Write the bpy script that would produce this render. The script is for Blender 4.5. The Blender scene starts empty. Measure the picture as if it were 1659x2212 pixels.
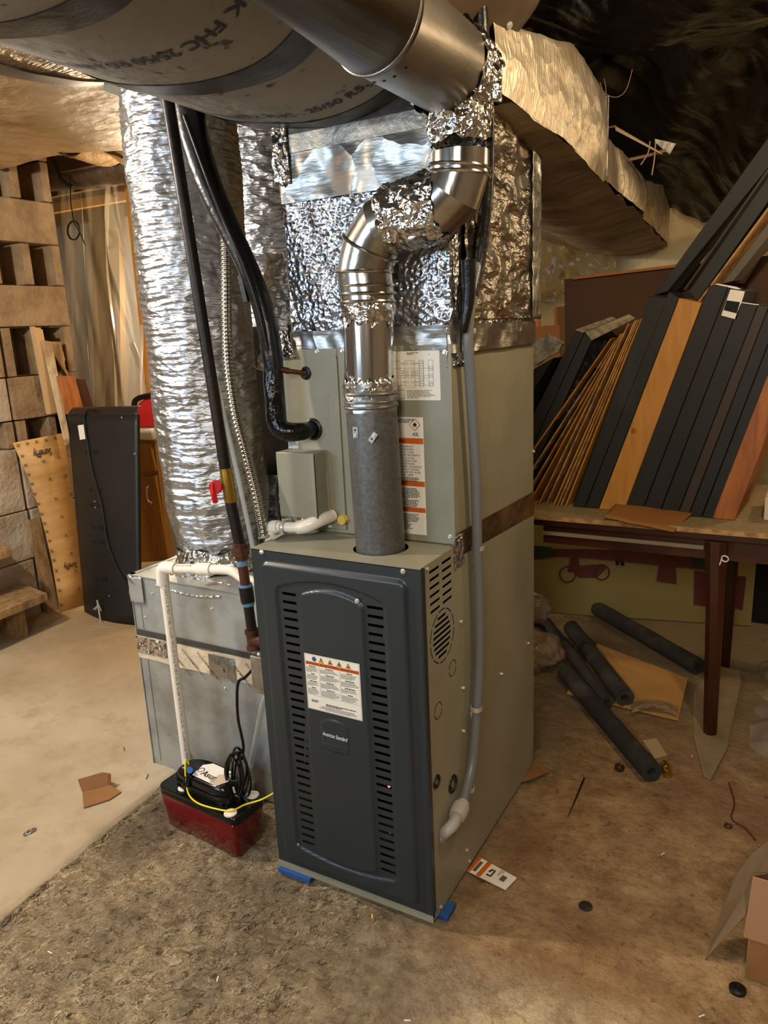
import bpy, bmesh, math, random
from mathutils import Vector, Matrix, Euler, noise

# ------------------------------------------------------------------ camera, lights, exposure
SC = bpy.context.scene
COL = SC.collection
CAM_LOC = Vector((1.1218465, -1.3293888, 1.3732171))
CAM_ROT = Euler((1.3311534, 0.0454688, 0.5105122), 'XYZ')
FPX = 1620.0
cd = bpy.data.cameras.new('camera'); cam = bpy.data.objects.new('camera', cd); COL.objects.link(cam)
cam.location = CAM_LOC; cam.rotation_euler = CAM_ROT
cd.sensor_fit = 'VERTICAL'; cd.sensor_height = 36.0; cd.lens = 36.0 * FPX / 2212.0
cd.clip_start = 0.02; cd.clip_end = 60
SC.camera = cam
w = bpy.data.worlds.new('world'); SC.world = w; w.use_nodes = True
w.node_tree.nodes['Background'].inputs[0].default_value = (0.85, 0.8, 0.72, 1)
w.node_tree.nodes['Background'].inputs[1].default_value = 0.10
SC.view_settings.view_transform = 'Standard'; SC.view_settings.look = 'None'
SC.view_settings.gamma = 1.0; SC.view_settings.use_curve_mapping = False
SC.view_settings.exposure = 0.0

def lamp(name, loc, energy, color, size, aim=None, kind='POINT'):
    l = bpy.data.lights.new(name, kind); l.energy = energy; l.color = color
    if kind == 'POINT': l.shadow_soft_size = size
    else: l.shape = 'RECTANGLE'; l.size, l.size_y = size
    o = bpy.data.objects.new(name, l); COL.objects.link(o); o.location = loc
    if aim is not None:
        o.rotation_euler = (Vector(aim) - Vector(loc)).to_track_quat('-Z', 'Y').to_euler()
    return o
lamp('left_bulb', (-1.35, -0.62, 1.98), 122, (1.0, 0.92, 0.80), 0.045)
lamp('right_bulb', (1.22, 0.14, 2.08), 35, (1.0, 0.74, 0.45), 0.035)
lamp('far_left_bulb', (-1.55, 1.72, 1.80), 27, (1.0, 0.72, 0.44), 0.05)
lamp('curtain_backlight', (-2.75, 2.6, 1.55), 60, (1.0, 0.84, 0.60), 0.05)  # added backlight that brightens the plastic curtain; no bulb known there
lamp('back_right_fill', (1.75, 1.95, 2.0), 24, (1.0, 0.74, 0.46), 0.05)  # added lamp for highlights on the plenum foil; no bulb known there
lamp('cool_front_light', (-1.0, -2.9, 1.7), 42, (0.60, 0.78, 1.0), (1.1, 0.7), (-0.3, 0.4, 1.1), 'AREA')  # unseen cool source giving the foil its bluish highlights; no window known
lamp('front_fill', (1.1, -2.5, 2.1), 37, (1.0, 0.92, 0.80), (0.6, 0.6), (0.5, 0.3, 0.7), 'AREA')  # added general fill from the viewer's side, not a lamp of the room

# ------------------------------------------------------------------ pixel -> place
CM = CAM_ROT.to_matrix()
def ray(u, v): return CM @ Vector(((u - 829.5) / FPX, -(v - 1106) / FPX, -1.0))
def AX(u, v, x): d = ray(u, v); return CAM_LOC + d * ((x - CAM_LOC.x) / d.x)
def AY(u, v, y): d = ray(u, v); return CAM_LOC + d * ((y - CAM_LOC.y) / d.y)
def AZ(u, v, z=0.0): d = ray(u, v); return CAM_LOC + d * ((z - CAM_LOC.z) / d.z)
def V(*a): return Vector(a)
def sm(a, b, x):
    t = max(0.0, min(1.0, (x - a) / (b - a))); return t * t * (3 - 2 * t)
rnd = random.Random(7)

# ------------------------------------------------------------------ materials
def C(h, a=1.0):
    h = h.lstrip('#'); c = [int(h[i:i+2], 16) / 255 for i in (0, 2, 4)]
    return tuple((x / 12.92 if x <= 0.04045 else ((x + 0.055) / 1.055) ** 2.4) for x in c) + (a,)
MATS = {}
def M(name, base, rough=0.5, metal=0.0, vary=None, bumps=(), alpha=1.0, trans=0.0, coat=0.0, rvary=None, emit=None, aniso=0.0, spots=None, ior=1.45, stretch=None):
    """vary = (colour2, scale, low, high); bumps = [(kind, scale, strength, stretch)]; spots = (colour, scale, threshold)"""
    if name in MATS: return MATS[name]
    m = bpy.data.materials.new(name); m.use_nodes = True; nt = m.node_tree; N = nt.nodes; L = nt.links
    b = N['Principled BSDF']
    if isinstance(base, str): base = C(base)
    b.inputs['Base Color'].default_value = base; b.inputs['Roughness'].default_value = rough
    b.inputs['Metallic'].default_value = metal; b.inputs['Alpha'].default_value = alpha
    b.inputs['Transmission Weight'].default_value = trans; b.inputs['Coat Weight'].default_value = coat
    b.inputs['IOR'].default_value = ior
    if emit: b.inputs['Emission Color'].default_value = C(emit[0]); b.inputs['Emission Strength'].default_value = emit[1]
    tc = N.new('ShaderNodeTexCoord')
    def coord(st):
        if st is None: return tc.outputs['Object']
        mp = N.new('ShaderNodeMapping'); mp.inputs['Scale'].default_value = st
        L.new(tc.outputs['Object'], mp.inputs['Vector']); return mp.outputs[0]
    col = None
    if vary:
        n = N.new('ShaderNodeTexNoise'); n.inputs['Scale'].default_value = vary[1]; n.inputs['Detail'].default_value = 6
        n.inputs['Roughness'].default_value = 0.6
        L.new(coord(stretch), n.inputs['Vector'])
        r = N.new('ShaderNodeValToRGB'); r.color_ramp.elements[0].position = vary[2]; r.color_ramp.elements[1].position = vary[3]
        r.color_ramp.elements[0].color = base; r.color_ramp.elements[1].color = C(vary[0])
        L.new(n.outputs['Fac'], r.inputs[0]); col = r.outputs[0]
    if spots:
        n = N.new('ShaderNodeTexNoise'); n.inputs['Scale'].default_value = spots[1]; n.inputs['Detail'].default_value = 3
        L.new(tc.outputs['Object'], n.inputs['Vector'])
        r = N.new('ShaderNodeValToRGB'); r.color_ramp.elements[0].position = spots[2]; r.color_ramp.elements[1].position = spots[2] + 0.05
        L.new(n.outputs['Fac'], r.inputs[0])
        mx = N.new('ShaderNodeMixRGB'); mx.inputs[1].default_value = base; mx.inputs[2].default_value = C(spots[0])
        if col: L.new(col, mx.inputs[1])
        L.new(r.outputs[0], mx.inputs[0]); col = mx.outputs[0]
    if col: L.new(col, b.inputs['Base Color'])
    if rvary:
        n = N.new('ShaderNodeTexNoise'); n.inputs['Scale'].default_value = rvary[2]; n.inputs['Detail'].default_value = 5
        L.new(tc.outputs['Object'], n.inputs['Vector'])
        mr = N.new('ShaderNodeMapRange'); mr.inputs['From Min'].default_value = 0.3; mr.inputs['From Max'].default_value = 0.7
        mr.inputs['To Min'].default_value = rvary[0]; mr.inputs['To Max'].default_value = rvary[1]
        L.new(n.outputs['Fac'], mr.inputs['Value']); L.new(mr.outputs[0], b.inputs['Roughness'])
    prev = None
    for bp in bumps:
        kind, scale, strength = bp[:3]; st = bp[3] if len(bp) > 3 else None
        if kind == 'noise':
            t = N.new('ShaderNodeTexNoise'); t.inputs['Scale'].default_value = scale; t.inputs['Detail'].default_value = 5; out = t.outputs['Fac']
        elif kind == 'crumple':
            t = N.new('ShaderNodeTexVoronoi'); t.feature = 'F1'; t.inputs['Scale'].default_value = scale; out = t.outputs['Distance']
            nn = N.new('ShaderNodeTexNoise'); nn.inputs['Scale'].default_value = scale * 0.6; nn.inputs['Detail'].default_value = 3
            L.new(coord(st), nn.inputs['Vector'])
            ad = N.new('ShaderNodeVectorMath'); ad.operation = 'ADD'
            sc_ = N.new('ShaderNodeVectorMath'); sc_.operation = 'SCALE'; sc_.inputs['Scale'].default_value = 2.2 / scale
            L.new(nn.outputs['Color'], sc_.inputs[0]); L.new(sc_.outputs[0], ad.inputs[0]); L.new(coord(st), ad.inputs[1])
            L.new(ad.outputs[0], t.inputs['Vector'])
        elif kind == 'cells':
            t = N.new('ShaderNodeTexVoronoi'); t.feature = 'SMOOTH_F1'; t.inputs['Scale'].default_value = scale; out = t.outputs['Distance']
        elif kind == 'wavez':
            t = N.new('ShaderNodeTexWave'); t.bands_direction = 'Z'; t.inputs['Scale'].default_value = scale; t.inputs['Distortion'].default_value = 3; t.inputs['Detail'].default_value = 2; out = t.outputs['Fac']
        elif kind == 'wavey':
            t = N.new('ShaderNodeTexWave'); t.bands_direction = 'Y'; t.inputs['Scale'].default_value = scale; t.inputs['Distortion'].default_value = 3; t.inputs['Detail'].default_value = 2; out = t.outputs['Fac']
        if kind != 'crumple': L.new(coord(st), t.inputs['Vector'])
        bn = N.new('ShaderNodeBump'); bn.inputs['Strength'].default_value = strength; bn.inputs['Distance'].default_value = 1.0 / scale * 0.5
        L.new(out, bn.inputs['Height'])
        if prev: L.new(prev, bn.inputs['Normal'])
        prev = bn.outputs[0]
    if prev: L.new(prev, b.inputs['Normal'])
    MATS[name] = m; return m

m_door = M('door_slate', '#282e31', 0.36, 0.0, bumps=[('noise', 900, 0.05)], coat=0.05)
m_cab = M('cabinet_taupe', '#8e8b79', 0.42, 0.0, vary=('#86836f', 6, 0.4, 0.6), bumps=[('noise', 700, 0.05)])
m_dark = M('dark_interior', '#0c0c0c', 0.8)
m_black = M('black_rubber', '#0b0c0d', 0.42, bumps=[('noise', 120, 0.15)])
m_blackgloss = M('black_plastic', '#0c0d0f', 0.22)
m_steel = M('screw_steel', '#d6d6d0', 0.3, 0.7)
m_galv = M('galvanised', '#aeb4b2', 0.45, 0.55, vary=('#8d8b85', 4.5, 0.42, 0.62), rvary=(0.3, 0.6, 9), bumps=[('noise', 14, 0.06)], spots=('#6f604c', 6, 0.66))
m_gvent = M('vent_galvanised', '#70706e', 0.46, 0.7, vary=('#5c5c5b', 110, 0.35, 0.7), bumps=[('noise', 60, 0.08)])
m_elbow = M('elbow_steel', '#b8b7b2', 0.22, 1.0, vary=('#99948b', 14, 0.4, 0.7), bumps=[('noise', 20, 0.07)])
m_bigpipe = M('pipe_brushed', '#8b857c', 0.36, 0.9, vary=('#6f6a62', 5, 0.35, 0.7), bumps=[('noise', 30, 0.06, (1, 0.1, 1))])
m_shiny = M('aluminium_pipe', '#d2d2d0', 0.16, 1.0, bumps=[('noise', 60, 0.12, (1, 1, 0.03))])
m_foil = M('foil_tape', '#d6d6d4', 0.17, 1.0, bumps=[('crumple', 38, 0.75), ('noise', 120, 0.3)])
m_foilflat = M('foil_tape_flat', '#a09f9a', 0.34, 0.95, bumps=[('crumple', 7, 0.35), ('noise', 30, 0.08, (1, 1, 5))])
m_bubble = M('bubble_foil', '#a6a9ae', 0.27, 1.0, bumps=[('cells', 95, 0.85), ('noise', 7, 0.35)])
m_flex = M('flex_foil', '#b9bcc0', 0.36, 1.0, bumps=[('crumple', 13, 0.35, (1, 1, 2.6)), ('noise', 60, 0.3, (1, 1, 4))])
m_duct_foil = M('duct_wrap_foil', '#dccfb6', 0.40, 0.75, vary=('#c09456', 2.2, 0.55, 0.8), bumps=[('noise', 60, 0.7, (1, 2.6, 0.6)), ('crumple', 9, 0.3)])
m_kraft = M('duct_wrap_under', '#97866b', 0.62, 0.1, vary=('#5d4a33', 5, 0.42, 0.75), bumps=[('noise', 9, 0.3, (1, 3, 1))])
m_tapedark = M('tape_dark', '#4d4b45', 0.45, 0.35, vary=('#36342f', 12, 0.4, 0.7), bumps=[('noise', 25, 0.15)])
m_wrap = M('trunk_wrap', '#9a9790', 0.72, 0.0, vary=('#88847b', 3, 0.4, 0.7), bumps=[('noise', 7, 0.16), ('noise', 60, 0.05)], spots=('#4f4538', 24, 0.645))
m_ink = M('stencil_ink', '#3a3a47', 0.7)
m_print = M('print_black', '#1c1a18', 0.6)
m_white = M('label_white', '#e6dfcf', 0.45)
m_orange = M('label_orange', '#c75a14', 0.5)
m_yellowmark = M('mark_yellow', '#e8b322', 0.5)
m_bluemark = M('mark_blue', '#2a4f8f', 0.5)
m_red = M('valve_red', '#b3141a', 0.35)
m_pvc = M('pvc_white', '#e9dfcd', 0.28)
m_iron = M('black_iron', '#241f1c', 0.42, 0.5, vary=('#3f2c20', 9, 0.5, 0.7), bumps=[('noise', 60, 0.12)])
m_rust = M('rusty_iron', '#5d3421', 0.6, 0.4, vary=('#33211a', 22, 0.4, 0.7), bumps=[('noise', 55, 0.3)])
m_dope = M('blue_thread_sealant', '#5f86a5', 0.55, bumps=[('noise', 90, 0.4)])
m_brass = M('brass', '#b08a3e', 0.3, 0.9)
m_copper = M('copper', '#6e452d', 0.38, 0.9)
m_insul = M('black_insulation', '#101114', 0.33, vary=('#241d16', 9, 0.55, 0.75), bumps=[('noise', 40, 0.2)])
m_bx = M('flex_conduit_steel', '#b3aea2', 0.24, 1.0)
m_clear = M('clear_vinyl', '#dcdcd8', 0.12, 0.0, alpha=0.42)
m_conduit = M('grey_conduit', '#6b6d6c', 0.3, 0.0, bumps=[('wavez', 70, 0.05)])
m_fitting = M('grey_fitting', '#a5a19b', 0.45)
m_tank = M('red_tank', '#74040f', 0.08, 0.0, trans=0.35, ior=1.35, coat=0.4)
m_yellow = M('yellow_wire', '#e6d21a', 0.4)
m_wood = M('pine', '#bd8436', 0.5, vary=('#a56e27', 5, 0.35, 0.7), stretch=(9, 9, 1.2))
m_woodred = M('cedar', '#a86429', 0.5, vary=('#7f431a', 5, 0.35, 0.7), stretch=(9, 9, 1.2))
m_woodold = M('old_lumber', '#a08056', 0.7, vary=('#6d5233', 6, 0.35, 0.7), stretch=(5, 5, 1.5), bumps=[('noise', 30, 0.3)])
m_oak = M('oak_cabinet', '#b3761d', 0.38, vary=('#8f5a14', 8, 0.35, 0.7), stretch=(9, 9, 0.8))
m_ply = M('plywood_face', '#c2955a', 0.55, vary=('#b08248', 3, 0.35, 0.7), stretch=(2, 2, 14))
m_mahog = M('table_brown', '#4a2414', 0.3, vary=('#331509', 6, 0.3, 0.7), coat=0.2)
m_particle = M('particle_board', '#93805e', 0.75, vary=('#7a683f', 80, 0.4, 0.7))
m_edge = M('sheet_edge', '#b98d55', 0.6, vary=('#8a6337', 30, 0.4, 0.6))
m_blackboard = M('board_black', '#1c1b16', 0.6, vary=('#141510', 8, 0.4, 0.7))
m_brownboard = M('board_brown', '#35281f', 0.6)
m_greyboard = M('board_grey', '#5d5445', 0.6)
m_card = M('cardboard', '#8e6238', 0.75, vary=('#7e5530', 5, 0.4, 0.7), bumps=[('noise', 40, 0.05)])
m_carddark = M('cardboard_dark', '#4f3216', 0.75, vary=('#432a12', 3, 0.4, 0.7))
m_cardorange = M('cardboard_orange', '#a5672d', 0.75)
m_foam = M('pipe_foam', '#2e2d2b', 0.85, vary=('#514b40', 9, 0.5, 0.75), bumps=[('noise', 200, 0.2)])
m_block = M('concrete_block', '#937a5a', 0.9, vary=('#6d563b', 9, 0.35, 0.7), bumps=[('noise', 60, 0.6), ('noise', 12, 0.3)])
m_blockpale = M('concrete_block_pale', '#b0a08a', 0.9, vary=('#8c7455', 5, 0.4, 0.65), bumps=[('noise', 50, 0.6), ('noise', 10, 0.3)])
m_wall = M('mouldy_wall', '#b7a67d', 0.8, vary=('#a08f68', 3, 0.4, 0.7), bumps=[('noise', 30, 0.25)], spots=('#3f3a24', 11, 0.62))
m_wallgrey = M('far_wall', '#a79f92', 0.9, vary=('#8f887c', 2, 0.4, 0.7))
m_poly = M('black_poly', '#0b0a09', 0.30, bumps=[('noise', 3.5, 0.22), ('crumple', 7, 0.08)])
m_joist = M('ceiling_joist', '#5b452c', 0.8)
m_dusty = M('dusty_sheet', '#a88b62', 0.5, 0.1, vary=('#7c603c', 2.6, 0.35, 0.7), bumps=[('noise', 6, 0.3), ('crumple', 9, 0.12)])
m_curtain = M('clear_poly_curtain', '#e6d8b8', 0.28, 0.0, alpha=0.46)
m_bagwhite = M('bag_white', '#c9c3bb', 0.3, bumps=[('crumple', 22, 0.5)])
m_bagclear = M('bag_clear', '#b49a80', 0.18, alpha=0.45, bumps=[('crumple', 26, 0.6)])
m_poster = M('poster_ground', '#94854a', 0.4)
m_posterred = M('poster_red', '#5f2415', 0.45)
m_postergreen = M('poster_green', '#24361f', 0.45)
m_bag = M('red_fabric', '#c3201f', 0.55)
m_shim = M('blue_foam', '#1f4f8a', 0.7)
m_led = M('led_red', '#ff3040', 0.3, emit=('#ff5070', 6))
m_rubble = M('rubble', '#8d7b66', 0.95, vary=('#6f6150', 12, 0.4, 0.7), bumps=[('noise', 40, 0.6)])
m_dirt = M('footing_concrete', '#93805f', 0.9, vary=('#7c6a4c', 6, 0.4, 0.7), bumps=[('noise', 40, 0.3)])
m_pale = M('pale_paper', '#bba37c', 0.7)
m_blackpanel = M('panel_black', '#1f1c19', 0.5, vary=('#1a1815', 5, 0.4, 0.7), bumps=[('noise', 8, 0.05)])
m_counter = M('counter_white', '#d8cbb2', 0.4)
m_beige = M('side_beige', '#8e7960', 0.6)

def floor_material():
    m = bpy.data.materials.new('basement_floor'); m.use_nodes = True; nt = m.node_tree; N = nt.nodes; L = nt.links
    b = N['Principled BSDF']; b.inputs['Roughness'].default_value = 0.82
    tc = N.new('ShaderNodeTexCoord'); sx = N.new('ShaderNodeSeparateXYZ'); L.new(tc.outputs['Object'], sx.inputs[0])
    def nz(scale, det=6, r=0.6):
        n = N.new('ShaderNodeTexNoise'); n.inputs['Scale'].default_value = scale; n.inputs['Detail'].default_value = det; n.inputs['Roughness'].default_value = r
        L.new(tc.outputs['Object'], n.inputs['Vector']); return n.outputs['Fac']
    def ramp(src, p0, c0, p1, c1):
        r = N.new('ShaderNodeValToRGB'); r.color_ramp.elements[0].position = p0; r.color_ramp.elements[1].position = p1
        r.color_ramp.elements[0].color = C(c0) if isinstance(c0, str) else (c0, c0, c0, 1)
        r.color_ramp.elements[1].color = C(c1) if isinstance(c1, str) else (c1, c1, c1, 1)
        L.new(src, r.inputs[0]); return r.outputs[0]
    def mix(f, a, c, mode='MIX'):
        x = N.new('ShaderNodeMixRGB'); x.blend_type = mode
        for i, s in ((0, f), (1, a), (2, c)):
            if hasattr(s, 'links'): L.new(s, x.inputs[i])
            elif isinstance(s, str): x.inputs[i].default_value = C(s)
            else: x.inputs[i].default_value = s
        return x.outputs[0]
    def mr(src, a, b_, c=0.0, d=1.0):
        x = N.new('ShaderNodeMapRange'); x.interpolation_type = 'SMOOTHSTEP'
        for k, v in (('From Min', a), ('From Max', b_), ('To Min', c), ('To Max', d)): x.inputs[k].default_value = v
        L.new(src, x.inputs['Value']); return x.outputs[0]
    def mth(op, a, c):
        x = N.new('ShaderNodeMath'); x.operation = op
        for i, s in ((0, a), (1, c)):
            if hasattr(s, 'links'): L.new(s, x.inputs[i])
            else: x.inputs[i].default_value = s
        return x.outputs[0]
    smooth = ramp(nz(1.6, 8), 0.35, '#9d8c70', 0.65, '#b5a78f')
    smooth = mix(ramp(nz(5, 10, 0.8), 0.5, 0.0, 0.7, 0.6), smooth, '#86704f')
    smooth = mix(mr(sx.outputs[1], 0.35, 1.0, 0.0, 0.75), smooth, ramp(nz(3, 9, 0.7), 0.35, '#8f7146', 0.65, '#ab8d5f'))  # orange tint of the far floor: warm bulb light put into the colour
    rough = ramp(nz(24, 12, 0.85), 0.36, '#8a7252', 0.60, '#e2caa0')
    dark = ramp(nz(2.6, 5), 0.42, 0.0, 0.62, 1.0)
    rough = mix(mth('MULTIPLY', dark, 0.55), rough, '#675746')
    rough = mix(ramp(nz(60, 4), 0.62, 0.0, 0.70, 0.4), rough, '#584633')
    brown = ramp(nz(10.0, 12, 0.82), 0.36, '#755632', 0.62, '#b59468')
    brown = mix(ramp(nz(34, 5), 0.60, 0.0, 0.68, 0.65), brown, '#553c20')
    brown = mix(ramp(nz(90, 2), 0.72, 0.0, 0.75, 0.8), brown, '#c9ad80')
    stain = ramp(nz(2.0, 5), 0.5, 0.0, 0.6, 1.0)
    brown = mix(mth('MULTIPLY', stain, 0.5), brown, '#7d5636')
    speck = ramp(nz(70, 2), 0.66, 0.0, 0.70, 1.0)
    wob = mth('MULTIPLY', mth('SUBTRACT', nz(7, 4), 0.5), 0.10)
    xx = mth('ADD', sx.outputs[0], wob); yy = mth('ADD', sx.outputs[1], wob)
    left = mr(mth('ADD', mth('ADD', sx.outputs[0], mth('MULTIPLY', wob, 0.12)), mth('MULTIPLY', sx.outputs[1], 0.098)), -0.573, -0.565, 1.0, 0.0)
    right = mth('MULTIPLY', mr(xx, 0.25, 0.55), mr(yy, -0.12, 0.02))  # browner right floor: own brown tone with furnace shadow put into the colour
    colr = mix(right, rough, brown)
    colr = mix(mth('MULTIPLY', speck, 0.5), colr, '#5d4022')
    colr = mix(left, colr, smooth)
    far = mr(sx.outputs[1], 0.9, 1.5)
    colr = mix(mth('MULTIPLY', far, mr(sx.outputs[0], 0.2, 0.4)), colr, '#8a7858')
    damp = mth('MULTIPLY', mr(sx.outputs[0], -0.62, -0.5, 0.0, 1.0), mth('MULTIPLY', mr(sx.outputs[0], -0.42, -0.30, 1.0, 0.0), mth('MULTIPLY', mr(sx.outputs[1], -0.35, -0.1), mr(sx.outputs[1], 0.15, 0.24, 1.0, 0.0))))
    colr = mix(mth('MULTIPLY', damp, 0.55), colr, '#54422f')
    L.new(colr, b.inputs['Base Color'])
    bn = N.new('ShaderNodeBump'); bn.inputs['Distance'].default_value = 0.06
    st = mth('MULTIPLY', mth('SUBTRACT', 1.0, left), mr(sx.outputs[0], 0.2, 0.7, 1.0, 0.35))
    L.new(mth('ADD', mth('MULTIPLY', st, 0.85), 0.1), bn.inputs['Strength']); L.new(nz(26, 12, 0.85), bn.inputs['Height'])
    b2 = N.new('ShaderNodeBump'); b2.inputs['Distance'].default_value = 0.09; L.new(mth('MULTIPLY', st, 0.9), b2.inputs['Strength']); L.new(nz(9, 6, 0.6), b2.inputs['Height']); L.new(bn.outputs[0], b2.inputs['Normal'])
    L.new(b2.outputs[0], b.inputs['Normal'])
    return m

# ------------------------------------------------------------------ mesh building
class MB:
    def __init__(s): s.v = []; s.f = []
    def add(s, vs, fs):
        o = len(s.v); s.v += [Vector(p) for p in vs]; s.f += [tuple(i + o for i in f) for f in fs]; return s
    def hexa(s, p):   # 8 corners: bottom ring then top ring
        return s.add(p, [(3, 2, 1, 0), (4, 5, 6, 7), (0, 1, 5, 4), (1, 2, 6, 5), (2, 3, 7, 6), (3, 0, 4, 7)])
    def box(s, x0, x1, y0, y1, z0, z1):
        return s.hexa([(x0, y0, z0), (x1, y0, z0), (x1, y1, z0), (x0, y1, z0), (x0, y0, z1), (x1, y0, z1), (x1, y1, z1), (x0, y1, z1)])
    def quadslab(s, a, b, c, d, t):   # four corners plus thickness vector
        t = Vector(t); a, b, c, d = map(Vector, (a, b, c, d))
        return s.hexa([a, b, c, d, a + t, b + t, c + t, d + t])
    def tube(s, pts, r, seg=16, cap=True, smooth=0, sq=1.0):
        pts = [Vector(p) for p in pts]; rs = list(r) if isinstance(r, (list, tuple)) else [r] * len(pts)
        if smooth:
            q = []; qr = []; n = len(pts)
            for i in range(n - 1):
                p0 = pts[max(i - 1, 0)]; p1 = pts[i]; p2 = pts[i + 1]; p3 = pts[min(i + 2, n - 1)]
                for k in range(smooth):
                    t = k / smooth; t2 = t * t; t3 = t2 * t
                    q.append(0.5 * ((2 * p1) + (p2 - p0) * t + (2 * p0 - 5 * p1 + 4 * p2 - p3) * t2 + (3 * p1 - p0 - 3 * p2 + p3) * t3))
                    qr.append(rs[i] * (1 - t) + rs[i + 1] * t)
            q.append(pts[-1]); qr.append(rs[-1]); pts, rs = q, qr
        o = len(s.v); n = len(pts)
        t0 = (pts[1] - pts[0]).normalized(); up = Vector((0, 0, 1)) if abs(t0.z) < 0.9 else Vector((0, 1, 0))
        u = t0.cross(up).normalized()
        for i in range(n):
            t = (pts[min(i + 1, n - 1)] - pts[max(i - 1, 0)])
            t = t.normalized() if t.length > 1e-9 else t0
            u = (u - t * u.dot(t)).normalized(); w_ = t.cross(u)
            for k in range(seg):
                a = 2 * math.pi * k / seg
                s.v.append(pts[i] + (u * math.cos(a) + w_ * math.sin(a) * sq) * rs[i])
        for i in range(n - 1):
            for k in range(seg):
                a = o + i * seg + k; b = o + i * seg + (k + 1) % seg
                s.f.append((a, b, b + seg, a + seg))
        if cap: s.f.append(tuple(o + k for k in reversed(range(seg)))); s.f.append(tuple(o + (n - 1) * seg + k for k in range(seg)))
        return s
    def ring(s, c, ax, R, r, seg=40, rs=8, sq=1.0):
        c = Vector(c); ax = Vector(ax).normalized(); u = ax.orthogonal().normalized(); w_ = ax.cross(u); o = len(s.v)
        for i in range(seg):
            a = 2 * math.pi * i / seg; d = u * math.cos(a) + w_ * math.sin(a)
            for k in range(rs):
                b = 2 * math.pi * k / rs; s.v.append(c + d * (R + r * math.cos(b)) + ax * (r * sq * math.sin(b)))
        for i in range(seg):
            for k in range(rs):
                a = o + i * rs + k; b = o + i * rs + (k + 1) % rs; c2 = o + ((i + 1) % seg) * rs + (k + 1) % rs; d2 = o + ((i + 1) % seg) * rs + k
                s.f.append((a, d2, c2, b))
        return s
    def grid(s, fn, nu, nv):
        o = len(s.v)
        for j in range(nv + 1):
            for i in range(nu + 1): s.v.append(Vector(fn(i / nu, j / nv)))
        for j in range(nv):
            for i in range(nu):
                a = o + j * (nu + 1) + i; s.f.append((a, a + 1, a + nu + 2, a + nu + 1))
        return s
    def prism(s, poly, t):   # closed 3D polygon + thickness vector
        t = Vector(t); n = len(poly); p = [Vector(a) for a in poly]
        return s.add(p + [a + t for a in p], [tuple(reversed(range(n))), tuple(range(n, 2 * n))] + [(i, (i + 1) % n, n + (i + 1) % n, n + i) for i in range(n)])
    def disc(s, c, ax, r, t=0.002, seg=20):
        ax = Vector(ax).normalized(); return s.tube([Vector(c), Vector(c) + ax * t], r, seg)
    def build(s, name, mat, parent=None, smooth=35, bevel=0, solid=0, jitter=0, disp=None):
        if disp: s.v = [disp(p) for p in s.v]
        me = bpy.data.meshes.new(name); me.from_pydata([tuple(p) for p in s.v], [], s.f); me.update()
        bm = bmesh.new(); bm.from_mesh(me); bmesh.ops.recalc_face_normals(bm, faces=bm.faces); bm.to_mesh(me); bm.free()
        me.materials.append(mat)
        o = bpy.data.objects.new(name, me); COL.objects.link(o)
        if smooth: me.shade_smooth(); me.set_sharp_from_angle(angle=math.radians(smooth))
        if bevel:
            b = o.modifiers.new('bevel', 'BEVEL'); b.width = bevel; b.segments = 2; b.limit_method = 'ANGLE'; b.angle_limit = math.radians(40)
        if solid:
            b = o.modifiers.new('thickness', 'SOLIDIFY'); b.thickness = solid; b.offset = 0
        if parent is not None: adopt(o, parent)
        return o
def wm(o):
    m = Matrix.Translation(o.location) @ o.rotation_euler.to_matrix().to_4x4()
    if o.parent is not None: m = wm(o.parent) @ o.matrix_parent_inverse @ m
    return m
def adopt(o, p):
    o.parent = p; o.matrix_parent_inverse = wm(p).inverted()
def tag(o, label=None, cat=None, group=None, kind=None):
    if label: o['label'] = label
    if cat: o['category'] = cat
    if group: o['group'] = group
    if kind: o['kind'] = kind
    return o
def thing(name, label, cat, loc=(0, 0, 0), group=None):
    o = bpy.data.objects.new(name, None); o.empty_display_size = 0.05; COL.objects.link(o); o.location = loc
    return tag(o, label, cat, group)
def text(name, s, size, mat, parent, o, xd, yd, width=None, align='LEFT', shear=0.0, ext=0.0002, mapfn=None, bold=0.0):
    c = bpy.data.curves.new(name, 'FONT'); c.body = s; c.size = size; c.extrude = ext; c.align_x = align; c.shear = shear; c.offset = bold
    t = bpy.data.objects.new('tmp', c); COL.objects.link(t)
    me = bpy.data.meshes.new_from_object(t.evaluated_get(bpy.context.evaluated_depsgraph_get()))
    bpy.data.objects.remove(t); bpy.data.curves.remove(c)
    xd = Vector(xd).normalized(); yd = Vector(yd).normalized(); zd = xd.cross(yd); o = Vector(o)
    xs = [v.co.x for v in me.vertices]; k = 1.0
    if width and xs: k = width / (max(xs) - min(xs))
    for v in me.vertices:
        p = v.co.copy(); p.x *= k
        v.co = mapfn(p) if mapfn else o + xd * p.x + yd * p.y + zd * p.z
    me.materials.append(mat); me.name = name
    ob = bpy.data.objects.new(name, me); COL.objects.link(ob)
    if parent is not None: adopt(ob, parent)
    return ob
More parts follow.
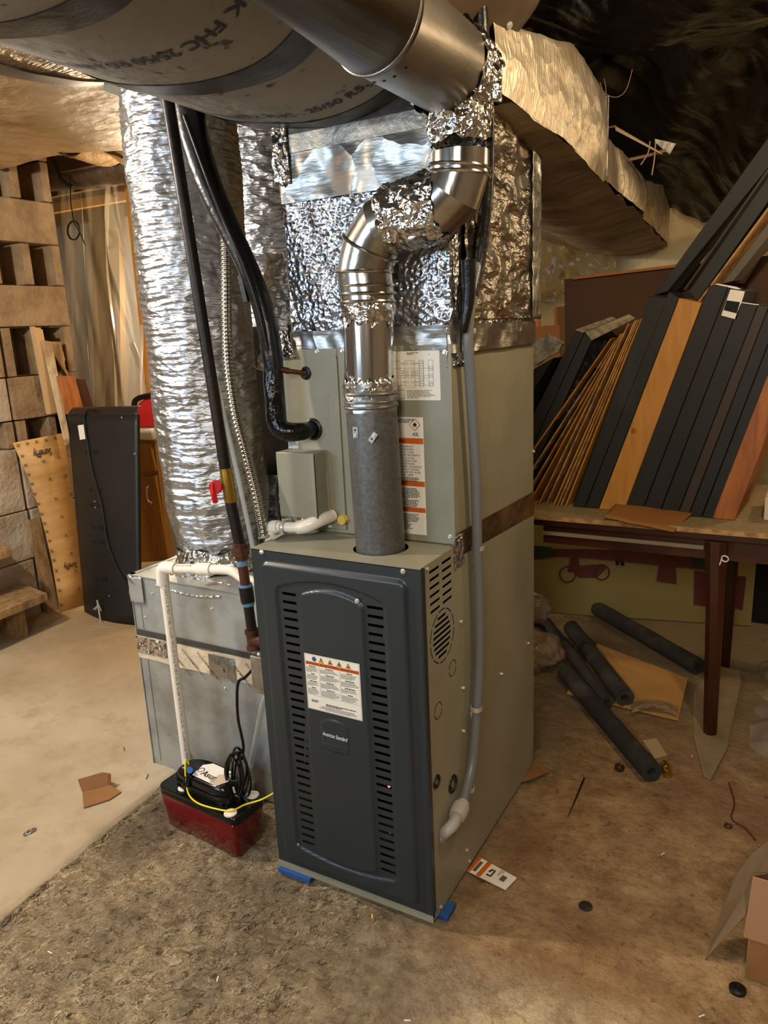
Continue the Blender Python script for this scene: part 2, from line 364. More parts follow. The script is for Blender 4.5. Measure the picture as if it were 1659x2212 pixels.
def dashes(mb, o, xd, yd, w_, h, n, seed=1, t=0.0002, fill=0.42, center=False):
    """n rows of unreadable small print: word-length marks"""
    r = random.Random(seed); xd = Vector(xd).normalized(); yd = Vector(yd).normalized(); nn = xd.cross(yd); o = Vector(o)
    for i in range(n):
        y = -h * (i + 0.5) / n; ln = w_ * (r.uniform(0.75, 1.0) if i < n - 1 else r.uniform(0.3, 0.8)); x = (w_ - ln) / 2 if center else 0; e = x + ln; hh = h / n * fill
        while x < e:
            ww = min(r.uniform(0.03, 0.10) * max(w_, 0.05), e - x)
            mb.quadslab(o + xd * x + yd * (y - hh / 2), o + xd * (x + ww) + yd * (y - hh / 2), o + xd * (x + ww) + yd * (y + hh / 2), o + xd * x + yd * (y + hh / 2), nn * t)
            x += ww + 0.0012
def screw(parent, p, n, r=0.006):
    n = Vector(n).normalized(); p = Vector(p)
    mb = MB(); mb.tube([p, p + n * 0.001, p + n * 0.0012, p + n * 0.004, p + n * 0.005], [r * 1.35, r * 1.35, r, r, r * 0.7], 6)
    return mb.build('screw', m_steel, parent, smooth=20)
def slotted(us, vs, slots, fn, e=0.0025):
    """sheet over the grid us x vs with rounded-end holes; slots = (u0,u1,v0,v1)"""
    U = set(round(u, 5) for u in us); W_ = set(round(v, 5) for v in vs)
    for a, b, c, d in slots:
        U.update(round(x, 5) for x in (a, a + e, b - e, b)); W_.update(round(x, 5) for x in (c, (c + d) / 2, d))
    def clean(S, keep):
        L_ = sorted(S); out = []
        for x in L_:
            if x in keep or not out or x - out[-1] > 0.0012: out.append(x)
        return out
    ku = set(); kv = set()
    for a, b, c, d in slots:
        ku.update(round(x, 5) for x in (a, a + e, b - e, b)); kv.update(round(x, 5) for x in (c, (c + d) / 2, d))
    U = clean(U, ku); W_ = clean(W_, kv)
    mb = MB(); nU = len(U)
    for v in W_:
        for u in U: mb.v.append(Vector(fn(u, v)))
    for j in range(len(W_) - 1):
        vm = (W_[j] + W_[j + 1]) / 2; row = [s_ for s_ in slots if s_[2] < vm < s_[3]]
        for i in range(nU - 1):
            um = (U[i] + U[i + 1]) / 2; A = j * nU + i; q = (A, A + 1, A + nU + 1, A + nU); hit = None
            for s_ in row:
                if s_[0] < um < s_[1]: hit = s_
            if not hit: mb.f.append(q); continue
            a, b, c, d = hit; low = vm < (c + d) / 2
            if um < a + e: mb.f.append((q[0], q[1], q[3]) if low else (q[0], q[2], q[3]))
            elif um > b - e: mb.f.append((q[0], q[1], q[2]) if low else (q[1], q[2], q[3]))
    return mb
def fr(a, b, n): return [a + (b - a) * i / n for i in range(n + 1)]
def nz3(p, s, seed=0): return noise.noise(Vector((p[0] * s + seed, p[1] * s, p[2] * s)))
def struct(mb, name, mat, **k): return tag(mb.build(name, mat, **k), kind='structure')

# ================================================================== THE SETTING
def floor_mesh():
    def lines(fine0, fine1, step, lo, hi, coarse):
        L_ = fr(fine0, fine1, int((fine1 - fine0) / step)); a = fine0
        while a > lo: a -= coarse; L_.insert(0, a)
        a = fine1
        while a < hi: a += coarse; L_.append(a)
        return L_
    X = lines(-0.9, 1.3, 0.011, -4.6, 2.8, 0.3); Y = lines(-0.75, 1.0, 0.011, -3.6, 4.2, 0.3)
    mb = MB(); n = len(X)
    for y in Y:
        for x in X:
            wob = 0.012 * noise.noise(Vector((x * 8, y * 8, 0)))
            left = 1 - sm(-0.006, 0.006, x + 0.098 * y + 0.571 + wob * 0.3)
            rough = (1 - left) * (1 - sm(0.35, 0.75, x)) * (1 - sm(0.25, 0.6, y)) * sm(-2.0, -1.2, y)
            h = 0.0090 * noise.fractal(Vector((x * 20, y * 20, 1)), 0.7, 2.0, 5) + 0.005 * noise.noise(Vector((x * 6, y * 6, 4))) + 0.006 * noise.fractal(Vector((x * 9, y * 9, 7)), 1, 2, 3) - 0.012 * math.exp(-((x + 0.098 * y + 0.571 - 0.012) / 0.008) ** 2)
            z = left * 0.004 + rough * (h - 0.003) + (1 - rough) * 0.0008 * noise.noise(Vector((x * 9, y * 9, 2)))
            if -0.02 < x < 0.47 and -0.02 < y < 0.76: z = min(z, -0.001)
            mb.v.append(Vector((x, y, z)))
    for j in range(len(Y) - 1):
        for i in range(n - 1):
            a = j * n + i; mb.f.append((a, a + 1, a + n + 1, a + n))
    return mb
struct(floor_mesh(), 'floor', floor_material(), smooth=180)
mb = MB(); mb.box(-4.6, 2.8, -3.6, 4.2, 2.46, 2.52)
for i in range(18):
    y = -3.4 + i * 0.42; mb.box(-4.6, 2.8, y, y + 0.04, 2.27, 2.46)
struct(mb, 'ceiling', m_joist, smooth=0)
WB = 2.45
struct(MB().box(-1.0, 2.8, WB, WB + 0.15, 0, 2.46), 'wall_back', m_wall)
struct(MB().box(-4.6, -0.9, 3.6, 3.75, 0, 2.46), 'wall_far', m_wallgrey)
struct(MB().box(-1.05, -0.95, WB + 0.15, 3.7, 0, 2.46), 'wall_return', m_wallgrey)
struct(MB().box(2.8, 2.95, -3.6, 4.2, 0, 2.46), 'wall_right', m_rubble)
struct(MB().box(-4.75, -4.6, -3.6, 4.2, 0, 2.46), 'wall_left', m_block)
struct(MB().box(-4.6, 2.8, -3.75, -3.6, 0, 2.46), 'wall_front', m_wallgrey)

# ================================================================== FURNACE
W, D0, Z0, Z1 = 0.445, 0.722, 0.015, 0.887
fur = thing('gas_furnace', 'upright gas furnace with slate grey louvred front door and taupe steel cabinet', 'furnace', (W / 2, D0 / 2, Z0))
sl = [(0.026, 0.078, 0.866 - i * 0.0182 - 0.0035, 0.866 - i * 0.0182 + 0.0035) for i in range(6)]
sl += [(0.089, 0.141, 0.868 - i * 0.0184 - 0.0035, 0.868 - i * 0.0184 + 0.0035) for i in range(6)]
gc = (0.083, 0.702)
for i in range(8):
    z = gc[1] - 0.045 + i * 0.0129; hw = math.sqrt(max(0, 0.052 ** 2 - (z - gc[1]) ** 2)) * 0.93
    sl.append((gc[0] - hw, gc[0] + hw, z - 0.0036, z + 0.0036))
mb = slotted(fr(0.002, D0, 24), fr(Z0, Z1, 30), sl, lambda y, z: (W, y, z))
mb.build('side_panel', m_cab, fur, smooth=0, solid=0.0012)
cab = MB()
cab.box(0, 0.0015, 0.002, D0, Z0, Z1); cab.box(0, W, D0 - 0.0015, D0, Z0, Z1)
cab.box(0, W, 0.33, 0.332, Z0, Z1); cab.box(0, W, -0.006, D0, Z0, Z0 + 0.0015); cab.box(-0.001, W + 0.001, -0.012, -0.0105, Z0 - 0.001, Z0 + 0.021)
cab.box(0, W, -0.0105, 0.002, Z0, Z0 + 0.002)
# top with the vent opening
cx, cy, cr = 0.291, 0.094, 0.0635
n = 48; ring = [Vector((cx + cr * math.cos(2 * math.pi * i / n), cy + cr * math.sin(2 * math.pi * i / n), Z1)) for i in range(n)]
def edge_pt(a):
    dx, dy = math.cos(a), math.sin(a); t = 1e9
    if dx > 1e-9: t = min(t, (W - cx) / dx)
    if dx < -1e-9: t = min(t, (0 - cx) / dx)
    if dy > 1e-9: t = min(t, (D0 - cy) / dy)
    if dy < -1e-9: t = min(t, (-0.012 - cy) / dy)
    return Vector((cx + dx * t, cy + dy * t, Z1))
angs = sorted([2 * math.pi * i / n for i in range(n)] + [math.atan2(y - cy, x - cx) % (2 * math.pi) for x in (0, W) for y in (-0.012, D0)])
o = len(cab.v)
for a in angs: cab.v += [Vector((cx + cr * math.cos(a), cy + cr * math.sin(a), Z1)), edge_pt(a)]
k = len(angs)
for i in range(k): j = (i + 1) % k; cab.f.append((o + 2 * i, o + 2 * i + 1, o + 2 * j + 1, o + 2 * j))
cab.box(0, W, -0.0125, -0.0118, Z1 - 0.012, Z1)
cab.build('cabinet', m_cab, fur, smooth=0)
# inside the vestibule, seen through the slots
mb = MB(); mb.box(0.02, W - 0.02, 0.30, 0.33, Z0 + 0.02, Z1 - 0.02); mb.build('vestibule_panel', m_dark, fur)
mb = MB(); mb.box(0.08, 0.20, 0.12, 0.28, 0.55, 0.80); mb.tube([(0.30, 0.16, 0.74), (0.30, 0.28, 0.74)], 0.06, 24); mb.box(0.26, 0.40, 0.20, 0.26, 0.25, 0.45)
mb.build('inducer_assembly', m_galv, fur)
mb = MB(); mb.tube([(0.06, 0.05, 0.3), (0.09, 0.04, 0.5), (0.10, 0.05, 0.66), (0.08, 0.06, 0.82)], 0.003, 8, smooth=6); mb.tube([(0.33, 0.04, 0.16), (0.35, 0.03, 0.2), (0.33, 0.04, 0.3), (0.34, 0.04, 0.55), (0.32, 0.04, 0.7)], 0.003, 8, smooth=6)
mb.tube([(0.32, 0.02, 0.195), (0.34, 0.018, 0.205), (0.37, 0.03, 0.19)], 0.002, 8, smooth=6); mb.build('wiring', M('wire_pale', '#c9b49a', 0.5), fur)
mb = MB(); mb.disc((0.338, 0.0, 0.341), (0, -1, 0), 0.0028, 0.003); mb.disc((0.350, 0.0, 0.341), (0, -1, 0), 0.0026, 0.003); mb.build('indicator_light', m_led, fur)

def arch(x, xc, hw, bulge): return bulge * (1 - ((x - xc) / hw) ** 2)
def rrect(x, z, x0, x1, z0, z1, r, bt=0.0, bb=0.0):
    xc, hw = (x0 + x1) / 2, (x1 - x0) / 2
    t = z1 + (arch(x, xc, hw, bt) if bt else 0); b = z0 - (arch(x, xc, hw, bb) if bb else 0)
    dx = abs(x - xc) - hw + r; dz = max(z - t, b - z) + r
    return r - (math.hypot(max(dx, 0), max(dz, 0)) + min(max(dx, dz), 0))   # >0 inside
def door_h(x, z):
    h = 0.009 * sm(-0.001, 0.007, rrect(x, z, 0.0235, 0.4145, 0.052, 0.858, 0.022))
    h -= 0.005 * sm(-0.003, 0.003, rrect(x, z, 0.070, 0.360, 0.104, 0.800, 0.012, 0.028, 0.018))
    h += 0.006 * sm(-0.003, 0.003, rrect(x, z, 0.133, 0.305, 0.108, 0.789, 0.012, 0.020, 0.014))
    h += 0.0022 * sm(-0.001, 0.002, rrect(x, z, 0.173, 0.248, 0.412, 0.484, 0.012, 0.008, 0.004))
    h -= 0.0008 * (math.exp(-((z - 0.466) / 0.0012) ** 2) + math.exp(-((z - 0.430) / 0.0012) ** 2)) * (1 if 0.174 < x < 0.247 else 0)
    return h
slots = []
for i in range(33):
    z = 0.787 - i * 0.0208; slots += [(0.083, 0.1245, z - 0.0034, z + 0.0034), (0.3125, 0.3545, z - 0.0034, z + 0.0034)]
mb = slotted(fr(0, W, 150), fr(Z0 + 0.021, Z1 - 0.003, 250), slots, lambda x, z: (x, -0.013 - door_h(x, z), z))
nb = len(mb.v); a, b_, c_, d_ = Z0 + 0.021, Z1 - 0.003, 0.0, W
door = mb.build('front_door', m_door, fur, smooth=60)
mb = MB(); zt, zb = Z1 - 0.003, Z0 + 0.021
mb.box(-0.001, 0.0005, -0.013, 0.006, zb, zt); mb.box(W - 0.0005, W + 0.002, -0.013, 0.004, zb, zt); mb.box(0, W, -0.013, 0.0, zt - 0.001, zt + 0.001); mb.box(0, W, -0.013, 0.0, zb - 0.001, zb)
mb.build('door_flange', m_door, door)
# warning label on the door
lx0, lx1, lz0, lz1, ly = 0.139, 0.2895, 0.508, 0.649, -0.0235
lab = MB().box(lx0, lx1, ly, ly + 0.0006, lz0, lz1).build('warning_label', tag(m_white) if False else m_white, fur); lab['label'] = 'white warning label with orange bar and four hazard triangles'
ly -= 0.0003; XD, ZD = (1, 0, 0), (0, 0, 1)
MB().box(lx0 + 0.003, lx1 - 0.002, ly, ly + 0.0003, 0.6225, 0.6305).build('orange_bar', m_orange, lab)
text('warning_text', '\u25B2WARNING', 0.0062, m_print, lab, (lx0 + 0.005, ly, 0.6243), XD, ZD, width=0.033, ext=0.0001)
text('warning_text', '\u25B2AVERTISSEMENT', 0.0062, m_print, lab, (lx0 + 0.043, ly, 0.6243), XD, ZD, width=0.053, ext=0.0001)
text('warning_text', '\u25B2ADVERTENCIA', 0.0062, m_print, lab, (lx0 + 0.100, ly, 0.6243), XD, ZD, width=0.045, ext=0.0001)
tri = MB(); tri2 = MB(); mk = MB()
for i in range(4):
    x = lx0 + 0.047 + i * 0.0245; z = 0.633
    tri.prism([(x - 0.0062, ly, z), (x + 0.0062, ly, z), (x, ly, z + 0.0112)], (0, -0.0002, 0))
    for q in ((-0.0062, 0, 0.0062, 0), (0.0062, 0, 0, 0.0112), (0, 0.0112, -0.0062, 0)): tri2.tube([(x + q[0], ly - 0.0003, z + q[1]), (x + q[2], ly - 0.0003, z + q[3])], 0.00045, 5)
mk_shapes = [[(-.0008, .0085), (.0012, .0085), (.0002, .0055), (.0016, .0055), (-.0008, .001), (-.0001, .0042), (-.0016, .0042)],
             [(-.0024, .0012), (.0024, .0012), (.0018, .0045), (0.0004, .0062), (-.0006, .0046), (-.0020, .0052)],
             [(-.0016, .0012), (.0016, .0012), (.0022, .0035), (0.0002, .0078), (-.0020, .0038)],
             [(-.0030, .0012), (.0030, .0012), (.0020, .0030), (.0008, .0052), (-.0008, .0040), (-.0022, .0030)]]
for i, s_ in enumerate(mk_shapes):
    x = lx0 + 0.047 + i * 0.0245; mk.prism([(x + p[0], ly - 0.0003, 0.633 + p[1]) for p in s_], (0, -0.0002, 0))
tri.build('hazard_triangle', m_yellowmark, lab); tri2.build('triangle_border', m_print, lab); mk.build('hazard_symbol', m_print, lab)
MB().disc((lx0 + 0.0275, ly, 0.6385), (0, -1, 0), 0.0058, 0.0003, 28).build('blue_seal', m_bluemark, lab)
pr = MB()
for z in (0.6475,): pr.box(lx0 + 0.002, lx1 - 0.002, ly - 0.0001, ly, z - 0.0002, z)
for x in (lx0 + 0.002, lx1 - 0.0022): pr.box(x, x + 0.0003, ly - 0.0001, ly, lz0 + 0.002, 0.6475)
for x in (lx0 + 0.040, lx0 + 0.096): pr.box(x, x + 0.0003, ly - 0.0001, ly, 0.546, 0.6225)
pr.box(lx0 + 0.002, lx1 - 0.002, ly - 0.0001, ly, 0.5457, 0.546); pr.box(lx0 + 0.002, lx1 - 0.002, ly - 0.0001, ly, lz0 + 0.002, lz0 + 0.0023)
for c, (x, ww) in enumerate(((lx0 + 0.004, 0.034), (lx0 + 0.042, 0.052), (lx0 + 0.098, 0.048))):
    z = 0.6200
    for bl in range(4):
        dashes(pr, (x + ww * 0.12, ly, z), XD, ZD, ww * 0.76, 0.0030, 1, c * 9 + bl, fill=0.75, center=True); z -= 0.0040
        nrow = (5, 5, 4, 6)[bl] if c != 1 else (4, 5, 5, 6)[bl]
        dashes(pr, (x, ly, z), XD, ZD, ww, 0.0025 * nrow, nrow, 40 + c * 9 + bl, fill=0.34); z -= 0.0025 * nrow + 0.0022
dashes(pr, (lx0 + 0.012, ly, 0.5340), XD, ZD, 0.022, 0.0065, 2, 5, fill=0.6)
dashes(pr, (lx0 + 0.052, ly, 0.5300), XD, ZD, 0.086, 0.0065, 2, 6, fill=0.6); dashes(pr, (lx0 + 0.030, ly, 0.5225), XD, ZD, 0.11, 0.0100, 5, 7, fill=0.3, center=True)
pr.build('small_print', m_print, lab)
text('door_script', 'American Standard', 0.0145, M('script_silver', '#e4e4e0', 0.3), fur, (0.1765, -0.0256, 0.4465), (1, 0, -0.02), (0.02, 0, 1), width=0.070, shear=0.35, ext=0.0003)
for p in ((0.0305, -0.013, 0.8795), (0.4045, -0.013, 0.8775), (0.2925, -0.022, 0.7985)): screw(fur, p, (0, -1, 0), 0.0048)
MB().tube([(0.075, -0.0225, 0.112), (0.075, -0.025, 0.112)], 0.003, 10).build('screw', m_steel, fur)
for (y, z) in ((0.185, 0.697), (0.19, 0.524), (0.187, 0.411), (0.673, 0.445), (0.448, 0.446), (0.191, 0.071), (0.204, 0.029), (0.018, 0.878), (0.03, 0.027)): screw(fur, (W + 0.0006, y, z), (1, 0, 0), 0.0036)
# knockouts and grommets on the side
def arcs(parent, c, R, n_, gap, t=0.0022, name='knockout'):
    mb = MB()
    for i in range(n_):
        a0 = 2 * math.pi * i / n_ + gap / 2; a1 = 2 * math.pi * (i + 1) / n_ - gap / 2; pts = fr(a0, a1, 8)
        for j in range(8):
            q = []
            for rr in (R - t / 2, R + t / 2):
                for a in (pts[j], pts[j + 1]): q.append(Vector((W + 0.0007, c[0] + rr * math.cos(a), c[1] + rr * math.sin(a))))
            mb.quadslab(q[0], q[1], q[3], q[2], (0.0003, 0, 0))
    return mb.build(name, m_dark, parent)
arcs(fur, gc, 0.0615, 10, 0.12, 0.0028, 'vent_ring')
g1 = AX(977, 1443, W); arcs(fur, (g1.y, g1.z), 0.019, 4, 0.25); g2 = AX(946, 1535, W); arcs(fur, (g2.y, g2.z), 0.019, 4, 0.25)
for (u, v, r) in ((942, 1688, 0.0165), (977, 1693, 0.0225)):
    c = AX(u, v, W)
    g = MB(); g.ring((W + 0.001, c.y, c.z), (1, 0, 0), r - 0.003, 0.0035, 32, 8); g.disc((W - 0.002, c.y, c.z), (1, 0, 0), r - 0.002, 0.0025, 32); g.ring((W + 0.0008, c.y, c.z), (1, 0, 0), r * 0.5, 0.0016, 24, 6); g.build('grommet', m_black, fur)
# blue foam shims
for nm, a, lb in (('foam_shim', (0.0, 0.10, -0.022, 0.03), 'blue foam shim under the front left corner of the furnace'), ('foam_shim', (W - 0.02, W + 0.022, 0.02, 0.07), 'blue foam shim sticking out under the right side of the furnace')):
    tag(MB().box(a[0], a[1], a[2], a[3], 0.0, 0.014).build(nm, m_shim, bevel=0.001), lb, 'shim', 'blue foam shims')

# ================================================================== COIL CASE
ZC = 1.338; YC = 0.165
coil = thing('coil_cabinet', 'taupe steel evaporator coil cabinet standing on the furnace', 'coil cabinet', (W / 2, 0.44, Z1))
mb = MB(); mb.box(0.001, W - 0.001, YC + 0.004, D0, Z1 + 0.001, ZC); mb.build('casing', m_cab, coil, bevel=0.0015)
MB().box(0.159, W + 0.0005, YC, YC + 0.004, Z1 + 0.004, ZC - 0.002).build('front_panel', m_cab, coil, bevel=0.0012)
MB().box(0.0, 0.155, YC - 0.002, YC + 0.004, Z1 + 0.012, ZC - 0.004).build('line_panel', m_cab, coil, bevel=0.0012)
sb = MB(); sb.box(0.004, 0.114, YC - 0.062, YC - 0.0025, 0.936, 1.096); sbo = sb.build('control_box', m_cab, coil, bevel=0.002)
MB().box(0.1136, 0.1146, YC - 0.058, YC - 0.004, 0.940, 1.090).build('box_cover', m_cab, sbo)
mb = MB(); mb.box(0.1137, 0.1149, YC - 0.0605, YC - 0.0588, 0.938, 1.092); mb.box(0.1137, 0.1149, YC - 0.062, YC - 0.006, 0.9375, 0.939); mb.build('cover_gap', m_dark, sbo)
text('embossed_letters', 'Comfort', 0.0205, m_cab, coil, (0.1175, YC - 0.0022, 1.2325), (0, 0, -1), (1, 0, 0), width=0.062, ext=0.0006)
text('embossed_letters', 'coil', 0.0185, m_cab, coil, (0.1185, YC - 0.0022, 1.167), (0, 0, -1), (1, 0, 0), width=0.030, ext=0.0006)
mb = MB(); mb.tube([(0.1185, YC - 0.0022, 1.1685), (0.1275, YC - 0.0022, 1.171)], 0.001, 6); mb.build('embossed_letters', m_cab, coil)
for p in ((0.103, 1.328), (0.172, 1.328), (0.431, 1.318), (0.433, 0.908), (0.028, 0.913), (0.108, 0.905)): screw(coil, (p[0], YC - 0.0022 if p[0] < 0.155 else YC, p[1]), (0, -1, 0), 0.0046)
screw(coil, (W, D0 - 0.005, 1.015), (1, 0, 0), 0.004)
gro = MB(); gro.ring((0.067, YC - 0.003, 1.279), (0, 1, 0), 0.0115, 0.0045, 28, 8); gro.disc((0.067, YC - 0.004, 1.279), (0, -1, 0), 0.010, 0.001); gro.build('line_grommet', m_black, coil)
gro = MB(); gro.ring((0.077, YC - 0.003, 1.145), (0, 1, 0), 0.0215, 0.0055, 28, 8); gro.disc((0.077, YC - 0.004, 1.145), (0, -1, 0), 0.019, 0.001); gro.build('line_grommet', m_black, coil)
text('stamped_letter', 'P', 0.014, m_cab, coil, (0.056, YC - 0.002, 0.928), XD, ZD, ext=0.0005)
# wiring label
y = YC - 0.0008
wl = MB().box(0.235, 0.419, y, y + 0.0007, 1.216, 1.323).build('wiring_label', m_white, coil); wl['label'] = 'cream wiring diagram label'
p = MB(); y -= 0.0002
def line(x0, z0, x1, z1, t=0.0005): p.box(min(x0, x1) - (t / 2 if x0 == x1 else 0), max(x0, x1) + (t / 2 if x0 == x1 else 0), y, y + 0.0002, min(z0, z1) - (t / 2 if z0 == z1 else 0), max(z0, z1) + (t / 2 if z0 == z1 else 0))
def rect(x0, x1, z0, z1, t=0.0005): line(x0, z0, x1, z0, t); line(x0, z1, x1, z1, t); line(x0, z0, x0, z1, t); line(x1, z0, x1, z1, t)
dashes(p, (0.340, y, 1.3205), XD, ZD, 0.034, 0.0055, 2, 3, fill=0.6); dashes(p, (0.392, y, 1.316), XD, ZD, 0.009, 0.002, 1, 3, fill=0.5)
rect(0.333, 0.358, 1.244, 1.302); rect(0.369, 0.380, 1.246, 1.303); rect(0.392, 0.403, 1.246, 1.303); rect(0.300, 0.322, 1.244, 1.302)
for i in range(10): rect(0.370, 0.379, 1.248 + i * 0.0054, 1.252 + i * 0.0054)
for i in (0, 1, 3, 4, 6, 7): rect(0.393, 0.402, 1.248 + i * 0.0054, 1.252 + i * 0.0054)
for z in (1.296, 1.280, 1.275, 1.270, 1.256):
    rect(0.335, 0.342, z - 0.002, z + 0.002); rect(0.349, 0.356, z - 0.002, z + 0.002); line(0.326, z, 0.333, z, 0.0010); line(0.358, z, 0.366, z, 0.0010); line(0.326, z, 0.326, z + 0.002, 0.001); line(0.366, z, 0.366, z + 0.002, 0.001)
for z in (1.286, 1.270, 1.249, 1.265): line(0.305, z, 0.369, z); line(0.380, z, 0.392, z)
dashes(p, (0.337, y, 1.239), XD, ZD, 0.072, 0.019, 7, 11, fill=0.4); rect(0.236, 0.331, 1.219, 1.239, 0.0008)
p.build('diagram_print', m_print, wl)
# refrigerant warning label
rl = MB().box(0.240, 0.374, YC - 0.0008, YC, 0.906, 1.178).build('refrigerant_label', m_white, coil); rl['label'] = 'tall white refrigerant warning label with orange bars'
bars = MB()
for z0, z1 in ((1.118, 1.131), (1.020, 1.032), (0.959, 0.970)): bars.box(0.242, 0.3735, YC - 0.0011, YC - 0.0008, z0, z1)
bars.build('orange_bar', m_orange, rl)
yy = YC - 0.0011
for s_, x, z, wd, h in (('WARNING', 0.285, 1.1205, 0.042, 0.010), ('AVERTISSEMENT', 0.272, 1.0220, 0.056, 0.009), ('ADVERTENCIA', 0.272, 0.9605, 0.056, 0.009), ('A2L', 0.3475, 1.1365, 0.0155, 0.0105)):
    text('label_text', s_, h, m_print, rl, (x, yy, z), XD, ZD, width=wd, ext=0.0001, bold=0.0002)
rows = ['FLAMMABLE REFRIGERANT', 'USED BY TRAINED', 'DO NOT PUNCTURE', 'DISPOSE OF PROPERLY', 'FEDERAL OR LOCAL', 'MANUAL GUIDE FOR', 'AUXILIARY DEVICES', 'IGNITION SOURCE', 'TO THE DUCTWORK.', 'DEVICES LISTED FOR', 'APPLIANCE. SEE']
ends = [0.347, 0.348, 0.348, 0.364, 0.350, 0.355, 0.350, 0.366, 0.362, 0.363, 0.345]
for i, (s_, e_) in enumerate(zip(rows, ends)): text('label_text', s_, 0.0062, m_print, rl, (e_ - 0.072, yy, 1.1095 - i * 0.0066), XD, ZD, width=0.072, ext=0.0001)
p = MB()
for z, n_, w_, x in ((1.175, 3, 0.060, 0.302), (1.0375, 0, 0, 0), (1.041, 4, 0.070, 0.298), (1.016, 8, 0.066, 0.296), (0.988, 6, 0.062, 0.296), (0.955, 7, 0.060, 0.300), (0.931, 5, 0.040, 0.300)):
    if n_: dashes(p, (x, yy, z), XD, ZD, w_, n_ * 0.0034, n_, int(z * 1000), fill=0.55)
p.build('small_print', m_print, rl)
d = MB(); c = V(0.3535, yy, 1.1615); R_ = 0.0135
for a in range(4):
    a0, a1 = a * math.pi / 2, (a + 1) * math.pi / 2
    d.tube([c + V(math.cos(a0) * R_, 0, math.sin(a0) * R_), c + V(math.cos(a1) * R_, 0, math.sin(a1) * R_)], 0.0007, 5)
d.build('hazard_diamond', M('diamond_red', '#a83a20', 0.5), rl)
fl = [(-.0035, -.0035), (.0035, -.0035), (.0045, 0), (.0030, .0035), (.0022, .0015), (.0004, .0068), (-.0010, .0025), (-.0026, .0040), (-.0046, 0)]
mb = MB(); mb.prism([(c.x + a, yy, c.z + b) for a, b in fl], (0, -0.0002, 0)); mb.box(c.x - .005, c.x + .005, yy - .0002, yy, c.z - .0058, c.z - .0050); mb.build('flame_symbol', m_print, rl)
mb = MB().box(-0.0004, 0.030, YC - 0.0026, YC - 0.002, 1.094, 1.135); nl = mb.build('side_label', m_white, coil)
p = MB(); dashes(p, (0.001, YC - 0.0027, 1.131), XD, ZD, 0.027, 0.030, 10, 4, fill=0.5); p.build('small_print', M('print_green', '#1f5a50', 0.5), nl)
# foil tape along the furnace / coil joint
def strip_x(x, pts_lo, pts_hi, n_=24, amp=0.0012, seed=0):
    mb = MB()
    def f(s_, t):
        a = pts_lo[0] * (1 - s_) + pts_lo[1] * s_; b = pts_hi[0] * (1 - s_) + pts_hi[1] * s_; q = a * (1 - t) + b * t
        return V(x + amp * (0.6 + nz3(q, 70, seed)), q.y, q.z)
    return mb.grid(f, n_, 8)
strip_x(W + 0.001, (V(0, 0.168, 0.858), V(0, 0.722, 0.829)), (V(0, 0.175, 0.915), V(0, 0.722, 0.898)), 60).build('joint_tape', m_tapefoil if 'm_tapefoil' in globals() else M('joint_foil', '#a8977c', 0.30, 0.95, vary=('#6e5940', 9, 0.4, 0.65), bumps=[('crumple', 12, 0.2)]), coil)
mb = MB().grid(lambda s_, t: V(W + 0.003 + 0.004 * nz3((s_, t, 0), 5), 0.155 + 0.05 * s_ + 0.008 * nz3((0, t, 1), 9), 0.835 + 0.075 * t), 16, 20); mb.build('tape_patch', m_foil, coil, solid=0.0005)

# ================================================================== PLENUM
ZP = 1.835; px0, px1, py0, py1 = 0.024, 0.452, 0.168, 0.715
plen = thing('supply_plenum', 'tall foil bubble wrapped supply plenum rising from the coil cabinet', 'duct', (0.24, 0.44, ZC))
def ring_box(x0, x1, y0, y1, r=0.012, n_=5):
    out = []
    for (cx_, cy_, a0) in ((x1 - r, y0 + r, -90), (x1 - r, y1 - r, 0), (x0 + r, y1 - r, 90), (x0 + r, y0 + r, 180)):
        for i in range(n_ + 1):
            a = math.radians(a0 + 90 * i / n_); out.append(V(cx_ + r * math.cos(a), cy_ + r * math.sin(a), 0))
    res = []
    for i in range(len(out)):
        a, b = out[i], out[(i + 1) % len(out)]; k = max(1, int((b - a).length / 0.014))
        for j in range(k): res.append(a.lerp(b, j / k))
    return res
def sleeve(z0, z1, grow, amp, seed, step=0.012, rect=(px0, px1, py0, py1), sc=14):
    base = ring_box(*rect); n_ = len(base); rows_ = max(2, int((z1 - z0) / step)); mb = MB(); c_ = V((rect[0] + rect[1]) / 2, (rect[2] + rect[3]) / 2, 0)
    for j in range(rows_ + 1):
        z = z0 + (z1 - z0) * j / rows_
        for p in base:
            d = p - c_; nn = V(d.x / (rect[1] - rect[0]), d.y / (rect[3] - rect[2]), 0)
            nn = V(math.copysign(1, nn.x), 0, 0) if abs(nn.x) > abs(nn.y) else V(0, math.copysign(1, nn.y), 0)
            q = V(p.x, p.y, z); mb.v.append(q + nn * (grow + amp * nz3(q, sc, seed) + amp * 0.5 * nz3(q, sc * 3, seed + 9)))
    for j in range(rows_):
        for i in range(n_): a = j * n_ + i; b = j * n_ + (i + 1) % n_; mb.f.append((a, b, b + n_, a + n_))
    return mb
sleeve(ZC + 0.02, ZP, 0.0, 0.004, 1).build('bubble_wrap', m_bubble, plen, smooth=180)
sleeve(ZC - 0.022, ZC + 0.038, 0.003, 0.002, 3).build('base_tape', m_foilflat, plen, smooth=180)
sleeve(1.66, 1.775, 0.005, 0.0015, 5).build('foil_tape_band', m_foilflat, plen, smooth=180)
sleeve(1.763, 1.805, 0.0065, 0.0015, 7).build('stained_tape_band', M('stained_foil', '#a9a093', 0.4, 0.8, vary=('#7a5f46', 10, 0.45, 0.7), bumps=[('noise', 30, 0.2)]), plen, smooth=180)
sleeve(1.80, 1.85, 0.008, 0.0015, 9).build('dark_tape_band', m_tapedark, plen, smooth=180)
mb = MB()
